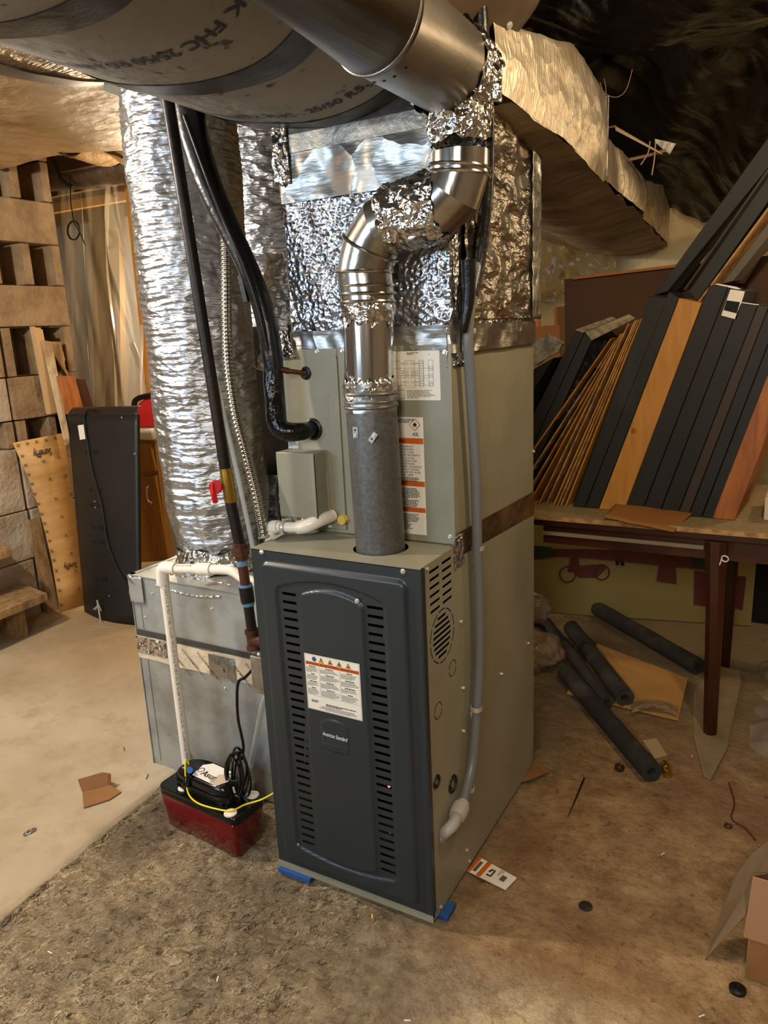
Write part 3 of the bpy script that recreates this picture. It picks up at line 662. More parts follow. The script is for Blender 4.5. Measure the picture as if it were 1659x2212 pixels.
for (x0, x1, y0, y1) in ((px1 - 0.02, px1, py0 - 0.006, py0), (px1, px1 + 0.006, py0, py0 + 0.03), (px0, px0 + 0.02, py0 - 0.006, py0 - 0.003)):
    pass
mb.grid(lambda s_, t: V(px1 + 0.009 + 0.010 * nz3((s_ * 1.1, t * 2.2, 0), 4) + 0.004 * nz3((s_, t * 4, 3), 7), py0 + 0.05 + 0.49 * s_, 1.385 + 0.44 * t), 60, 60); mb.build('side_wrap', M('side_foil', '#c4beb2', 0.27, 1.0, bumps=[('crumple', 8, 0.7, (1, 1, 1.8)), ('noise', 50, 0.55, (1, 1, 2.5))]), plen, smooth=180)
mb = MB(); mb.grid(lambda s_, t: V(px1 + 0.016 + 0.003 * nz3((s_, t * 3, 0), 7), 0.64 + 0.07 * s_, 1.38 + 0.44 * t), 10, 50); mb.build('side_tape', m_foilflat, plen, smooth=180, solid=0.0005)
mb = MB(); mb.grid(lambda s_, t: V(px0 - 0.004 + 0.045 * s_, py0 - 0.011 - 0.006 * nz3((s_, t, 0), 4), 1.70 + 0.125 * t + 0.01 * nz3((s_, 0, 0), 3)), 8, 14); mb.build('corner_tape', m_foil, plen, smooth=180, solid=0.0005)
mb = MB(); mb.grid(lambda s_, t: V(-0.005 + 0.05 * s_ * (1 - 0.5 * t), py0 - 0.010 + 0.006 * nz3((s_, t, 2), 4), 1.315 + 0.065 * t), 8, 10); mb.build('corner_tape', m_foil, plen, smooth=180, solid=0.0005)
mb = MB(); mb.grid(lambda s_, t: V(W - 0.008 + 0.02 * s_, YC - 0.003 + 0.05 * s_ + 0.006 * nz3((s_, t, 5), 4), 1.285 + 0.085 * t), 8, 12); mb.build('corner_tape', m_foil, plen, smooth=180, solid=0.0005)

# ================================================================== MAIN TRUNK OVER THE FURNACE
TS = [(-0.209, 2.24), (-0.209, 2.05), (-0.205, 1.97), (-0.182, 1.915), (-0.12, 1.868), (-0.02, 1.832), (0.1, 1.809), (0.2, 1.803), (0.29, 1.812), (0.36, 1.842), (0.43, 1.90), (0.50, 1.965), (0.565, 2.025), (0.60, 2.10), (0.605, 2.24)]
def trunk_sec(s_):
    q = s_ * (len(TS) - 1); i = min(int(q), len(TS) - 2); t = q - i; n_ = len(TS)
    p0, p1, p2, p3 = TS[max(i - 1, 0)], TS[i], TS[i + 1], TS[min(i + 2, n_ - 1)]
    return tuple(0.5 * (2 * p1[k] + (p2[k] - p0[k]) * t + (2 * p0[k] - 5 * p1[k] + 4 * p2[k] - p3[k]) * t * t + (3 * p1[k] - p0[k] - 3 * p2[k] + p3[k]) * t ** 3) for k in (0, 1))
def trunk_z(x):
    for i in range(3, len(TS) - 1):
        if TS[i][0] <= x <= TS[i + 1][0]:
            lo, hi = i / (len(TS) - 1), (i + 1) / (len(TS) - 1)
            for _ in range(18):
                m_ = (lo + hi) / 2
                if trunk_sec(m_)[0] < x: lo = m_
                else: hi = m_
            return trunk_sec(lo)[1]
    return 1.9
def trunk_pt(s_, y, off=0.0, amp=0.004):
    x, z = trunk_sec(s_); x2, z2 = trunk_sec(min(1, s_ + 0.004)); x1, z1 = trunk_sec(max(0, s_ - 0.004))
    nn = V(z2 - z1, 0, -(x2 - x1)); nn = -nn.normalized() if nn.length > 1e-9 else V(0, 0, -1)
    if nn.z > 0.2 or (s_ < 0.1 and nn.x > 0) or (s_ > 0.9 and nn.x < 0): nn = -nn
    return V(x, y, z) + nn * (off + amp * nz3((x, y, z), 6, 3))
trk = thing('supply_duct', 'large grey wrapped supply duct sagging overhead in front of the plenum', 'duct', (0.2, -0.4, 1.8))
MB().grid(lambda a, b: trunk_pt(a, -1.75 + 2.10 * b), 90, 90).build('insulation_wrap', m_wrap, trk, smooth=180)
MB().prism([tuple(trunk_pt(i / 60, 0.345)) for i in range(61)], (0, 0.004, 0)).build('end_cap', m_tapedark, trk)
for y0, y1 in ((0.105, 0.185), (-0.225, -0.150), (-0.565, -0.500), (-0.93, -0.86)):
    MB().grid(lambda a, b: trunk_pt(a, y0 + (y1 - y0) * b + 0.006 * nz3((a, 0, y0), 7), 0.0022, 0.004), 90, 6).build('tape_band', m_tapedark, trk, smooth=180)
def under(txt, sx, yc, wd, h, flip):
    s0 = Vector(((sx), 0, 0))
    def f(p):
        t = p.x; x = sx + (-t if flip else t); yy_ = yc + (p.y if flip else -p.y); z = trunk_z(max(-0.17, min(0.56, x)))
        return V(x, yy_, z - 0.0022 - 0.004 * nz3((x, yy_, z), 6, 3))
    return text('stencil_print', txt, h, m_ink, trk, (0, 0, 0), XD, ZD, width=wd, ext=0.0, mapfn=f, bold=0.0006)
under('UFRK FHC 25/50 R5.1/NFPA21', 0.44, -0.362, 0.54, 0.036, True)
under('UFRK FHC : 25/50 R5.1/0A21', 0.0, 0.055, 0.44, 0.034, False)

MB().grid(lambda a, b: trunk_pt(0.70 + 0.30 * a, -1.6 + 1.97 * b + 0.02 * math.sin(a * 5), 0.006), 30, 60).build('side_wrap', M('shaded_wrap', '#4c3d2a', 0.6, vary=('#3a2e1f', 5, 0.4, 0.7)), trk, smooth=180, solid=0.003)  # darker layer on the right: shade of the wrap put into its colour
screw(trk, trunk_pt(0.80, 0.33, 0.01), (0.7, -0.3, -0.6), 0.006)
# the same run past the plenum, wrapped in foil, to the back wall
ys = [0.27, 0.72, 1.04, 1.05, 1.35, 1.65, 1.66, 2.0, 2.44]
top = [1.97, 2.03, 1.985, 1.88, 1.875, 1.85, 1.85, 1.88, 1.93]
bot = [1.842, 1.80, 1.757, 1.765, 1.745, 1.735, 1.725, 1.705, 1.690]
xr_ = [0.505, 0.545, 0.55, 0.553, 0.55, 0.55, 0.54, 0.53, 0.505]
def lerpt(t, T, A):
    for i in range(len(T) - 1):
        if t <= T[i + 1]: k = (t - T[i]) / (T[i + 1] - T[i]); return A[i] + (A[i + 1] - A[i]) * k
    return A[-1]
def back_side(a, b):
    y = 0.27 + 2.17 * b; zt, zb_, x = lerpt(y, ys, top), lerpt(y, ys, bot), lerpt(y, ys, xr_); q = V(x, y, zb_)
    if a < 0.4: x_ = x - 0.25 * (1 - a / 0.4) ** 1.0; z = zt + 0.05 * (1 - a / 0.4)
    else: z = zt + (zb_ - zt) * (a - 0.4) / 0.6; x_ = x + 0.008 * math.sin(math.pi * (a - 0.4) / 0.6)
    q = V(x_, y, z); return q + V(0.006 * nz3(q, 9) + 0.003 * nz3(q, 30), 0, 0.006 * nz3(q, 8, 5))
def back_under(a, b):
    y = 0.36 + 2.08 * b; zb_, x = lerpt(y, ys, bot), lerpt(y, ys, xr_); x_ = x - 0.78 * a
    sag = 0.0 if a < 0.3 else 0.30 * ((a - 0.3) / 0.7) ** 2; z = zb_ - 0.028 * math.sin(min(1, a / 0.5) * math.pi / 1.0) * sm(0, 0.15, a) + sag * 0.65
    z -= 0.014 * abs(math.sin(y * 15 + a * 2 + 0.6 * math.sin(a * 4))) ** 0.6 * sm(0.9, 1.2, y)
    q = V(x_, y, z); return q + V(0, 0, 0.008 * nz3((x_ * 0.5, y * 2.2, z), 5, 8))
run = thing('insulated_duct', 'foil wrapped trunk duct running from behind the plenum to the back wall', 'duct', (0.3, 1.5, 1.75))
MB().grid(back_side, 30, 130).build('foil_side', m_duct_foil, run, smooth=180)
MB().grid(back_under, 40, 110).build('duct_underside', m_kraft, run, smooth=180)
MB().grid(lambda a, b: V(0.552 - 0.20 * max(0, 0.35 - a) / 0.35 + 0.004, 1.045 + 0.006 * b, 1.985 - 0.22 * max(0, (a - 0.35) / 0.65)), 20, 1).build('seam_flange', m_foilflat, run, solid=0.002)

# ================================================================== FLUE
fy = 0.094
flue = thing('flue_pipe', 'grey galvanised vent pipe rising from furnace top through silver elbows', 'pipe', (0.291, fy, Z1))
F = lambda u, v: AY(u, v, fy)
p0 = V(0.291, fy, Z1 - 0.03); p1 = V(0.2835, fy, 1.222)
mb = MB(); mb.tube([p0, p1], 0.0565, 48)
mb.build('lower_pipe', m_gvent, flue, smooth=40)
for k, zz in enumerate((1.212, 1.222, 1.238)):
    MB().ring((0.2835, fy, zz), (0, 0.03 * (k - 1), 1), 0.0575, 0.0035 if k != 1 else 0.0025, 48, 8).build('crimp_ring', m_gvent, flue)
mb = MB(); mb.tube([V(0.2835, fy, 1.20), V(0.2835, fy, 1.262)], [0.0575, 0.0580], 48); mb.build('collar', m_foilflat, flue)
def crumpled_sleeve(name, a, b, r0, r1, amp, seed, mat, seg=64, rows=26, parent=flue, ragged=0.0):
    a, b = Vector(a), Vector(b); ax = (b - a).normalized(); u = ax.orthogonal().normalized(); w_ = ax.cross(u); mb = MB()
    for j in range(rows + 1):
        for k in range(seg):
            an = 2 * math.pi * k / seg; t = j / rows; d_ = u * math.cos(an) + w_ * math.sin(an)
            e = ragged * (t - 0.5) * 2 * noise.noise(Vector((math.cos(an) * 3, math.sin(an) * 3, seed)))
            q = a.lerp(b, t) + ax * e; rr = r0 + (r1 - r0) * t + amp * noise.noise((q + d_ * r0) * 45 + Vector((seed, 0, 0))) + amp * 0.6 * abs(noise.noise((q + d_ * r0) * 95 + Vector((seed, 2, 0))))
            mb.v.append(q + d_ * rr)
    for j in range(rows):
        for k in range(seg): x_ = j * seg + k; y_ = j * seg + (k + 1) % seg; mb.f.append((x_, y_, y_ + seg, x_ + seg))
    return mb.build(name, mat, parent, smooth=50)
crumpled_sleeve('foil_tape', (0.2835, fy, 1.232), (0.2840, fy, 1.272), 0.0585, 0.0545, 0.006, 1, m_foil, ragged=0.02)
MB().tube([(0.2835, fy, 1.24), (0.290, fy, 1.44)], 0.0525, 64).build('aluminium_section', m_shiny, flue, smooth=50)
mb = MB()
mb.tube([(0.2335 - 0.003, fy - 0.012, 1.26), (0.2395 - 0.003, fy - 0.012, 1.42)], 0.003, 8); mb.build('lock_seam', m_shiny, flue)
crumpled_sleeve('foil_tape', (0.2885, fy, 1.385), (0.290, fy, 1.435), 0.0535, 0.0555, 0.006, 4, m_foil, ragged=0.02)
e0 = V(0.2885, fy, 1.425)
for zz, rr in ((1.430, 0.0575), (1.446, 0.0585), (1.462, 0.0560)): MB().ring((0.2885, fy, zz), (0.02, 0, 1), rr, 0.0035, 48, 8).build('crimp_ring', m_elbow, flue)
for (u, v, rz) in ((768, 933, 0.0), (806, 945, 0.9)):
    q = AY(u, v, fy - 0.056); tb_ = MB(); a_ = V(math.cos(rz), 0, math.sin(rz)); b_ = V(-math.sin(rz), 0, math.cos(rz)); tb_.quadslab(q - a_ * 0.012 - b_ * 0.006, q + a_ * 0.012 - b_ * 0.006, q + a_ * 0.012 + b_ * 0.006, q - a_ * 0.012 + b_ * 0.006, (0, -0.0015, 0)) if rz else tb_.quadslab(q + V(-0.006, 0, -0.013), q + V(0.006, 0, -0.013), q + V(0.007, 0, 0.011), q + V(-0.006, 0, 0.011), (0, -0.0015, 0))
    tt_ = tb_.build('metal_tab', m_galv, flue); MB().disc(q + (a_ * 0.006 if rz else V(0, 0, -0.007)) + V(0, -0.0015, 0), (0, -1, 0), 0.0035, 0.002, 12).build('tab_rivet', m_steel, tt_); MB().disc(q - (a_ * 0.004 if rz else V(0, 0, -0.004)) + V(0, -0.0015, 0), (0, -1, 0), 0.0022, 0.0004, 10).build('tab_hole', m_dark, tt_)
# elbow gores
G = [(V(0.2885, fy, 1.428), 0.0575), (F(787, 588), 0.0585), (F(800, 535), 0.060), (F(826, 492), 0.060), (F(880, 462), 0.0595)]
c1 = [g[0] for g in G]
dirs = [V(0, 0, 1), V(0.05, 0, 1), V(0.50, 0, 0.85), V(0.9, 0, 0.40), V(1, 0, 0.12)]
def gore(a, b, da, db, ra, rb, name, mat, parent=flue, seg=56):
    mb = MB(); da, db = Vector(da).normalized(), Vector(db).normalized(); ref = V(0, 1, 0)
    for c_, d_, r_ in ((a, da, ra), (b, db, rb)):
        u = ref; w_ = d_.cross(u).normalized(); u = w_.cross(d_).normalized()
        for k in range(seg): an = 2 * math.pi * k / seg; mb.v.append(c_ + (u * math.cos(an) + w_ * math.sin(an)) * r_)
    for k in range(seg): mb.f.append((k, (k + 1) % seg, seg + (k + 1) % seg, seg + k))
    return mb.build(name, mat, parent, smooth=50)
for i in range(4): gore(c1[i], c1[i + 1], dirs[i], dirs[i + 1], G[i][1], G[i + 1][1], 'elbow_gore', m_elbow)
for i in (1, 2): MB().ring(c1[i], dirs[i], G[i][1] + 0.001, 0.0036, 56, 8).build('bead_ring', m_elbow, flue)
crumpled_sleeve('foil_wrap', F(842, 478), F(962, 440), 0.064, 0.0665, 0.008, 7, m_foil, rows=44, ragged=0.015)
e2 = F(950, 445); H = [(e2, V(1, 0, 0.30), 0.0600), (F(978, 415), V(0.62, 0, 0.8), 0.0600), (F(992, 372), V(0.12, 0, 1), 0.0570), (F(993, 330), V(0, 0, 1), 0.0560)]
for i in range(3): gore(H[i][0], H[i + 1][0], H[i][1], H[i + 1][1], H[i][2], H[i + 1][2], 'elbow_gore', m_shiny if i else m_elbow)
for k in (0, 0.012): MB().ring(F(992, 376) + V(0, 0, k), V(0.12, 0, 1), 0.0585, 0.0035, 56, 8).build('bead_ring', m_shiny, flue)
crumpled_sleeve('foil_tape', F(993, 312), F(991, 235), 0.0570, 0.062, 0.006, 11, m_foil, rows=34, ragged=0.012)

# the larger breeching pipe toward the viewer
el = V(0.503, 0.085, 1.822)
far = CAM_LOC + ray(812, 38) * 1.10; d1 = (far - el)
big = thing('chimney_connector', 'large brushed steel vent pipe crossing above the furnace from foil taped elbow', 'pipe', tuple(el))
R6 = 0.078
s0 = el + V(-0.002, -0.03, 0.006); s1 = far; s2 = far + (far - el).normalized() * 0.75 + V(-0.03, 0, 0.03)
gore(s0, s1, V(-0.13, -1, 0.12), V(-0.13, -1, 0.2), R6, R6, 'pipe_section', m_bigpipe, big)
gore(s1 + V(0, 0.01, 0), s2, V(-0.13, -1, 0.15), s2 - s1, R6 + 0.002, R6 + 0.002, 'pipe_section', m_bigpipe, big)
MB().ring(s1, (-0.13, -1, 0.16), R6 + 0.001, 0.0026, 56, 8).build('seam_ring', m_bigpipe, big)
mb = MB()
for a in (-60, -75, -88, -100): 
    an = math.radians(a); q = s1 + V(math.cos(an) * (R6 + 0.003), 0.012, math.sin(an) * (R6 + 0.003)); mb.disc(q, V(math.cos(an), 0, math.sin(an)), 0.003, 0.0012, 8)
mb.build('rivet_row', m_dark, big)
gore(V(0.507, fy, 1.765), V(0.505, fy - 0.005, 1.815), V(0, 0, 1), V(-0.05, -0.35, 1), 0.062, R6, 'elbow_gore', m_foil, big)
gore(V(0.505, fy - 0.005, 1.815), s0 + V(0, 0.012, 0), V(-0.05, -0.35, 1), V(-0.13, -1, 0.12), R6, R6, 'elbow_gore', m_foil, big)
crumpled_sleeve('foil_tape', s0 + V(0.0, 0.075, -0.012), s0 + V(-0.004, -0.004, 0.002), R6 + 0.002, R6 + 0.004, 0.010, 15, m_foil, rows=24, parent=big, ragged=0.02)
mb = MB().grid(lambda a, b: V(0.505 + (R6 + 0.006) * math.cos(math.pi * (1.0 + a)), 0.10 + (R6 + 0.004) * (0.9 - b * 0.2) * -math.sin(math.pi * a) * 0.35 + 0.005 * nz3((a, b, 0), 6), 1.765 + 0.06 * b + 0.006 * nz3((a, b, 3), 6)), 30, 10); mb.build('foil_tape', m_foil, big, smooth=60)

# ================================================================== RETURN DROP BOX AND FLEX DUCTS
bx0, bx1, by0, by1, bz = -0.690, -0.012, 0.212, 1.38, 0.664
ret = thing('return_box', 'galvanised sheet metal return air box on the floor left of the furnace', 'duct box', (-0.35, 0.5, 0))
mb = MB(); mb.box(bx0, bx1, by0, by1, 0.0, bz); mb.build('box_body', m_galv, ret, bevel=0.002)
mb = MB(); mb.box(bx0 - 0.004, bx1, by0 - 0.004, by0 + 0.02, bz - 0.002, bz + 0.0015); mb.box(bx0 - 0.004, bx0 + 0.012, by0, by1, bz - 0.002, bz + 0.0015); mb.box(bx0 - 0.003, bx0, by0 - 0.003, by0 + 0.02, 0, bz); mb.build('drive_cleat', m_galv, ret)
MB().box(bx0 + 0.03, bx0 + 0.033, by0 - 0.0022, by0, 0.02, bz).build('sheet_seam', m_galv, ret)
MB().grid(lambda a, b: V(bx0 - 0.004 + 0.060 * a, by0 - 0.006 - 0.004 * abs(nz3((a, b, 0), 4)), 0.575 + 0.087 * b + 0.006 * nz3((a, 0, 0), 4)), 8, 10).build('duct_tape', m_galv, ret, smooth=180, solid=0.0008)
MB().grid(lambda a, b: V(bx0 - 0.002 + 0.03 * a * (1 - b), by0 - 0.008 - 0.003 * b, 0.635 + 0.028 * b + 0.01 * (1 - a)), 4, 4).build('foil_corner', m_foil, ret, smooth=60)
tp = MB(); tp.grid(lambda a, b: V(bx0 - 0.003 + (bx1 - bx0) * a, by0 - 0.0025 - 0.0022 * abs(nz3((a * 6, b, 1), 3)), 0.385 + 0.078 * b + 0.004 * nz3((a * 3, 0, b), 2)), 90, 8)
pt = tp.build('printed_tape', M('printed_tape', '#d9c8ad', 0.4, 0.2, bumps=[('crumple', 14, 0.3)]), ret, smooth=180); pt['label'] = 'cream printed foil tape round the middle'
MB().grid(lambda a, b: V(bx0 - 0.004 + 0.13 * a, by0 - 0.0045 - 0.004 * abs(nz3((a * 5, b, 1), 5)), 0.405 + 0.055 * b), 30, 8).build('foil_tape', m_foil, ret, smooth=180)
MB().grid(lambda a, b: V(bx0 + 0.30 + 0.10 * a, by0 - 0.006 - 0.003 * abs(nz3((a * 5, b, 7), 5)), 0.385 + 0.070 * b), 20, 8).build('foil_tape', m_foilflat, ret, smooth=180)
MB().grid(lambda a, b: V(bx0 + (bx1 - bx0) * a, by0 - 0.003, 0.466 + 0.018 * b), 4, 2).build('tape_band', m_tapedark, ret)
for i in range(8):
    x = bx0 + 0.13 + i * 0.062
    for zz in (0.437, 0.408):
        xx = x + (0.03 if zz < 0.42 else 0)
        if xx > bx1 - 0.06: continue
        text('tape_print', 'POLYKEN 367-17', 0.0105, m_print, pt, (xx, by0 - 0.0066, zz + 0.010), (0.72, 0, -0.69), (0.69, 0, 0.72), ext=0.0)
text('tape_print', 'UL 181A-P', 0.005, m_print, pt, (bx0 + 0.14, by0 - 0.0066, 0.425), (0.72, 0, -0.69), (0.69, 0, 0.72), ext=0.0)
for p in ((-0.60, 0.615), (-0.645, 0.53), (-0.34, 0.35), (-0.36, 0.60), (-0.23, 0.62), (-0.55, 0.14)): screw(ret, (p[0], by0, p[1]), (0, -1, 0), 0.003)

def flex_duct(name, label, cx_, cy_, r, z0, z1, drift, seed, mat, group):
    t = thing(name, label, 'flex duct', (cx_, cy_, z0), group)
    mb = MB(); seg = 150; rows_ = int((z1 - z0) / 0.0042)
    for j in range(rows_ + 1):
        z = z0 + (z1 - z0) * j / rows_; k = (z - z0) / (z1 - z0); c = V(cx_ + drift(k)[0], cy_ + drift(k)[1], z); rr = r * drift(k)[2]
        for i in range(seg):
            a = 2 * math.pi * i / seg; d = V(math.cos(a), math.sin(a), 0); q = V(d.x * 1.5, d.y * 1.5, z * 3)
            rid = 0.0016 * math.sin((z + 0.006 * noise.noise(q * 1.3 + Vector((seed, 0, 0)))) * 2 * math.pi / 0.0165) * (0.35 + 0.65 * sm(-0.25, 0.25, noise.noise(q * 1.1 + Vector((0, seed, 0)))))
            cr = 0.008 * noise.noise(q * 2 + Vector((seed, 5, 0))) + 0.0040 * abs(noise.noise(Vector((d.x * 4, d.y * 4, z * 17 + seed)))) - 0.004 * abs(noise.noise(Vector((d.x * 9 + z * 8, d.y * 9, z * 22 + seed))))
            mb.v.append(c + d * (rr + rid + cr))
    for j in range(rows_):
        for i in range(seg): a = j * seg + i; b = j * seg + (i + 1) % seg; mb.f.append((a, b, b + seg, a + seg))
    mb.build('foil_jacket', mat, t, smooth=180)
    return t
fd = flex_duct('flex_duct', 'wide foil jacketed flex duct standing on the galvanised return box', -0.492, 0.433, 0.160, bz + 0.02, 2.24, lambda k: (-0.012 * math.sin(k * math.pi), 0.0, 0.86 + 0.14 * sm(0, 0.13, k)), 3, m_flex, 'vertical foil flex ducts')
crumpled_sleeve('foil_collar', (-0.492, 0.433, bz + 0.002), (-0.492, 0.433, bz + 0.07), 0.155, 0.142, 0.010, 21, m_foil, seg=90, rows=16, parent=fd, ragged=0.02)
MB().grid(lambda a, b: V(-0.58 + 0.26 * a, by0 + 0.05 * (1 - b) - 0.002 - 0.002 * b, bz + 0.002 - 0.035 * b * (0.6 + 0.4 * math.sin(a * 3)) + 0.003 * nz3((a * 4, b, 0), 3)), 24, 8).build('foil_tape', m_foil, fd, smooth=180)
fd2 = flex_duct('flex_duct', 'second foil flex duct in the shade behind black refrigerant line', AY(585, 500, 1.10).x, 1.10, 0.25, 0.67, 2.24, lambda k: (0.02, 0.0, 1.0), 8, m_flex, 'vertical foil flex ducts')
sp = thing('sheet_metal_duct', 'dull sheet metal duct section between the flex ducts and the coil cabinet', 'duct', (-0.17, 0.7, 0.66))
sx0, sx1, syy = AY(520, 850, 0.70).x, AY(655, 850, 0.70).x, 0.70
MB().box(sx0, sx1, syy, syy + 0.10, 0.90, AY(560, 705, 0.70).z).build('duct_body', M('dull_galv', '#5d5f5b', 0.4, 0.7, vary=('#48494a', 6, 0.4, 0.7)), sp, bevel=0.003)
crumpled_sleeve('foil_wrap', ((sx0 + sx1) / 2, syy + 0.05, 0.665), ((sx0 + sx1) / 2, syy + 0.05, 0.92), 0.15, 0.15, 0.012, 31, m_flex, seg=90, rows=60, parent=sp)
crumpled_sleeve('foil_wrap', ((sx0 + sx1) / 2 + 0.02, syy + 0.07, 1.25), ((sx0 + sx1) / 2 + 0.06, syy + 0.08, 1.62), 0.10, 0.07, 0.014, 33, m_flex, seg=90, rows=50, parent=sp)

# ================================================================== DRAIN PIPE
gy = 0.088
G_ = lambda u, v, y=gy: AY(u, v, y)
pv = thing('drain_pipe', 'white plastic condensate drain pipe dropping to the small pump', 'pipe', tuple(G_(400, 1650)))
pt_top = G_(353, 1246); pt_bot = G_(406, 1668); r_ = 0.0132
MB().tube([pt_top, pt_bot], r_, 24).build('vertical_run', m_pvc, pv)
hz0 = G_(372, 1228); hz1 = G_(462, 1230)
MB().tube([G_(352, 1262), G_(351, 1240), G_(351.5, 1231), G_(358, 1226), G_(381, 1228)], 0.0175, 24, smooth=5).build('elbow_fitting', m_pvc, pv)
MB().tube([G_(368, 1228), G_(470, 1230)], r_, 24).build('horizontal_run', m_pvc, pv)
MB().tube([G_(428, 1229), G_(458, 1230)], 0.0172, 24).build('coupling', m_pvc, pv)
MB().tube([G_(455, 1230), G_(490, 1231), G_(508, 1237), G_(528, 1250), V(-0.045, gy, G_(535, 1254).z), V(-0.020, gy, G_(535, 1254).z + 0.03), V(-0.018, gy, 0.80), V(-0.018, gy, 0.885)], r_, 20, smooth=6).build('bent_run', m_pvc, pv)
MB().tube([V(-0.018, gy, 0.86), V(-0.018, gy, 0.898), V(-0.012, gy, 0.910), V(0.008, gy, 0.913)], 0.0165, 20, smooth=5).build('elbow_fitting', m_pvc, pv)
MB().tube([V(0.0, gy, 0.913), V(0.045, gy + 0.003, 0.914), V(0.075, gy + 0.006, 0.916)], r_, 20).build('horizontal_run', m_pvc, pv)
MB().tube([V(0.062, gy + 0.004, 0.915), V(0.085, gy + 0.01, 0.920), V(0.108, gy + 0.03, 0.930), V(0.122, YC - 0.006, 0.934)], [0.0168, 0.0175, 0.0165, 0.015], 20, smooth=5).build('elbow_fitting', m_pvc, pv)
ax = (pt_bot - pt_top).normalized(); side = ax.cross(V(0, 1, 0)).normalized(); frn = side.cross(ax).normalized()
if frn.y > 0: frn = -frn
vd = (CAM_LOC - pt_top); vd = (vd - ax * vd.dot(ax)).normalized(); sd = ax.cross(vd).normalized()
if sd.x < 0: sd = -sd
L_ = (pt_bot - pt_top).length
def onpipe(p):   # reads upward, letters wrap the pipe
    ang = (p.y - 0.003) / r_ - 0.15
    return pt_bot - ax * (0.004 + p.x) + (vd * math.cos(ang) - sd * math.sin(ang)) * (r_ + 0.0003)
text('pipe_print', 'PVC 3/4"/20mm IPS SCH40 PVC1120 POTABLE 3310 kPa 480 PSI @ 73F cNSF-us PW-G UP Code: ASTM D1785-21 CSA B137.3 cNSF-us', 0.0100, m_print, pv, (0, 0, 0), XD, ZD, width=L_ - 0.025, ext=0.0, mapfn=onpipe)
hv = (hz1 - hz0).normalized()
def onhoriz(p): return hz0 + hv * (p.x + 0.006) + V(0, -1, 0) * (r_ + 0.0003) * math.cos(0.8) + V(0, 0, 1) * (r_ + 0.0003) * math.sin(0.8) + V(0, 0.6, 0.6) * p.y
text('pipe_print', '3/4"/20mm IPS SCH40', 0.006, m_print, pv, (0, 0, 0), XD, ZD, width=0.075, ext=0.0, mapfn=onhoriz)
dc = MB(); dc.tube([V(0.150, YC, 0.926), V(0.150, YC - 0.014, 0.926)], 0.012, 8); dcb = tag(dc.build('drain_plug', M('drain_plug_yellow', '#c9a94e', 0.45), None), 'yellow plastic plug in the coil cabinet below the control box', 'plug')
st = thing('pipe_strap', 'shiny metal strap hooked over white drain pipe on furnace top', 'strap', (0.025, gy, Z1))
mb = MB(); mb.ring((0.024, gy, 0.913), (1, 0, 0), 0.0155, 0.0014, 32, 6, 4.5); mb.build('loop', m_steel, st)
mb = MB().quadslab((0.002, gy - 0.030, Z1 + 0.0015), (0.014, gy - 0.034, Z1 + 0.0015), (0.030, gy - 0.008, Z1 + 0.012), (0.018, gy - 0.006, Z1 + 0.012), (0, 0, 0.0012)); mb.build('foot', m_steel, st)

# ================================================================== GAS LINE
gas = thing('gas_pipe', 'black iron gas pipe with red handled valve and rusty union', 'pipe', tuple(AY(560, 1405, 0.02)))
ga = AY(352, 175, 0.0); gb = AY(520, 1180, 0.02)
def GL(u, v): return AY(u, v, 0.02)
gdir = (AY(500, 1020, 0.02) - AY(365, 230, 0.0)).normalized()
MB().tube([AY(351, 150, 0.0), AY(365, 230, 0.0), GL(487, 1015)], 0.0135, 20).build('upper_pipe', m_iron, gas)
vb = MB(); vb.tube([GL(487, 1012), GL(489, 1024), GL(490, 1030), GL(497, 1072), GL(498, 1084)], [0.0145, 0.0150, 0.0155, 0.0155, 0.0145], 12); vv = vb.build('valve_body', m_brass, gas)
hc = GL(484, 1048) + V(-0.006, -0.020, 0); hb = MB(); hb.disc(hc, (0.35, -1, 0.05), 0.0165, 0.010, 24); hd = V(0.012, 0.0, -0.040)
hb.quadslab(hc + V(-0.006, -0.006, -0.004), hc + V(0.005, -0.008, -0.004), hc + V(0.008, -0.008, -0.037), hc + V(0.000, -0.006, -0.038), (-0.003, -0.010, 0)); hb.quadslab(hc + V(-0.0022, -0.010, 0.012), hc + V(0.0022, -0.010, 0.012), hc + V(0.005, -0.014, -0.034), hc + V(0.001, -0.014, -0.034), (-0.001, -0.006, 0))
hb.build('valve_handle', m_red, vv, bevel=0.0015)
MB().tube([GL(497, 1080), GL(518, 1178)], 0.0135, 20).build('lower_pipe', m_iron, gas)
ub = MB(); ub.tube([GL(517, 1172), GL(518, 1184)], 0.0165, 8); ub.tube([GL(518, 1184), GL(521, 1200)], 0.0215, 8); ub.tube([GL(521, 1199), GL(522, 1209)], 0.0170, 8); ub.build('union', m_rust, gas, smooth=20)
MB().tube([GL(522, 1208), GL(531, 1268)], 0.0125, 20).build('nipple', m_rust, gas)
mb = MB(); mb.tube([GL(522, 1208), GL(523, 1216), GL(524, 1222)], [0.0128, 0.0140, 0.0128], 20); mb.build('thread_sealant', m_dope, gas)
cpb = MB(); cpb.tube([GL(530, 1264), GL(531, 1270), GL(535, 1296), GL(536, 1302)], [0.0165, 0.0175, 0.0175, 0.0165], 16); cpb.build('coupling', m_iron, gas)
MB().tube([GL(530, 1262), GL(530.5, 1266.5)], 0.0172, 20).build('thread_sealant', m_dope, gas); MB().tube([GL(536, 1300), GL(537, 1308)], [0.0168, 0.0140], 20).build('thread_sealant', m_dope, gas)
MB().tube([GL(536, 1304), GL(544, 1362)], 0.0128, 20).build('nipple', m_iron, gas)
t0 = GL(544, 1360); t1 = GL(549, 1402)
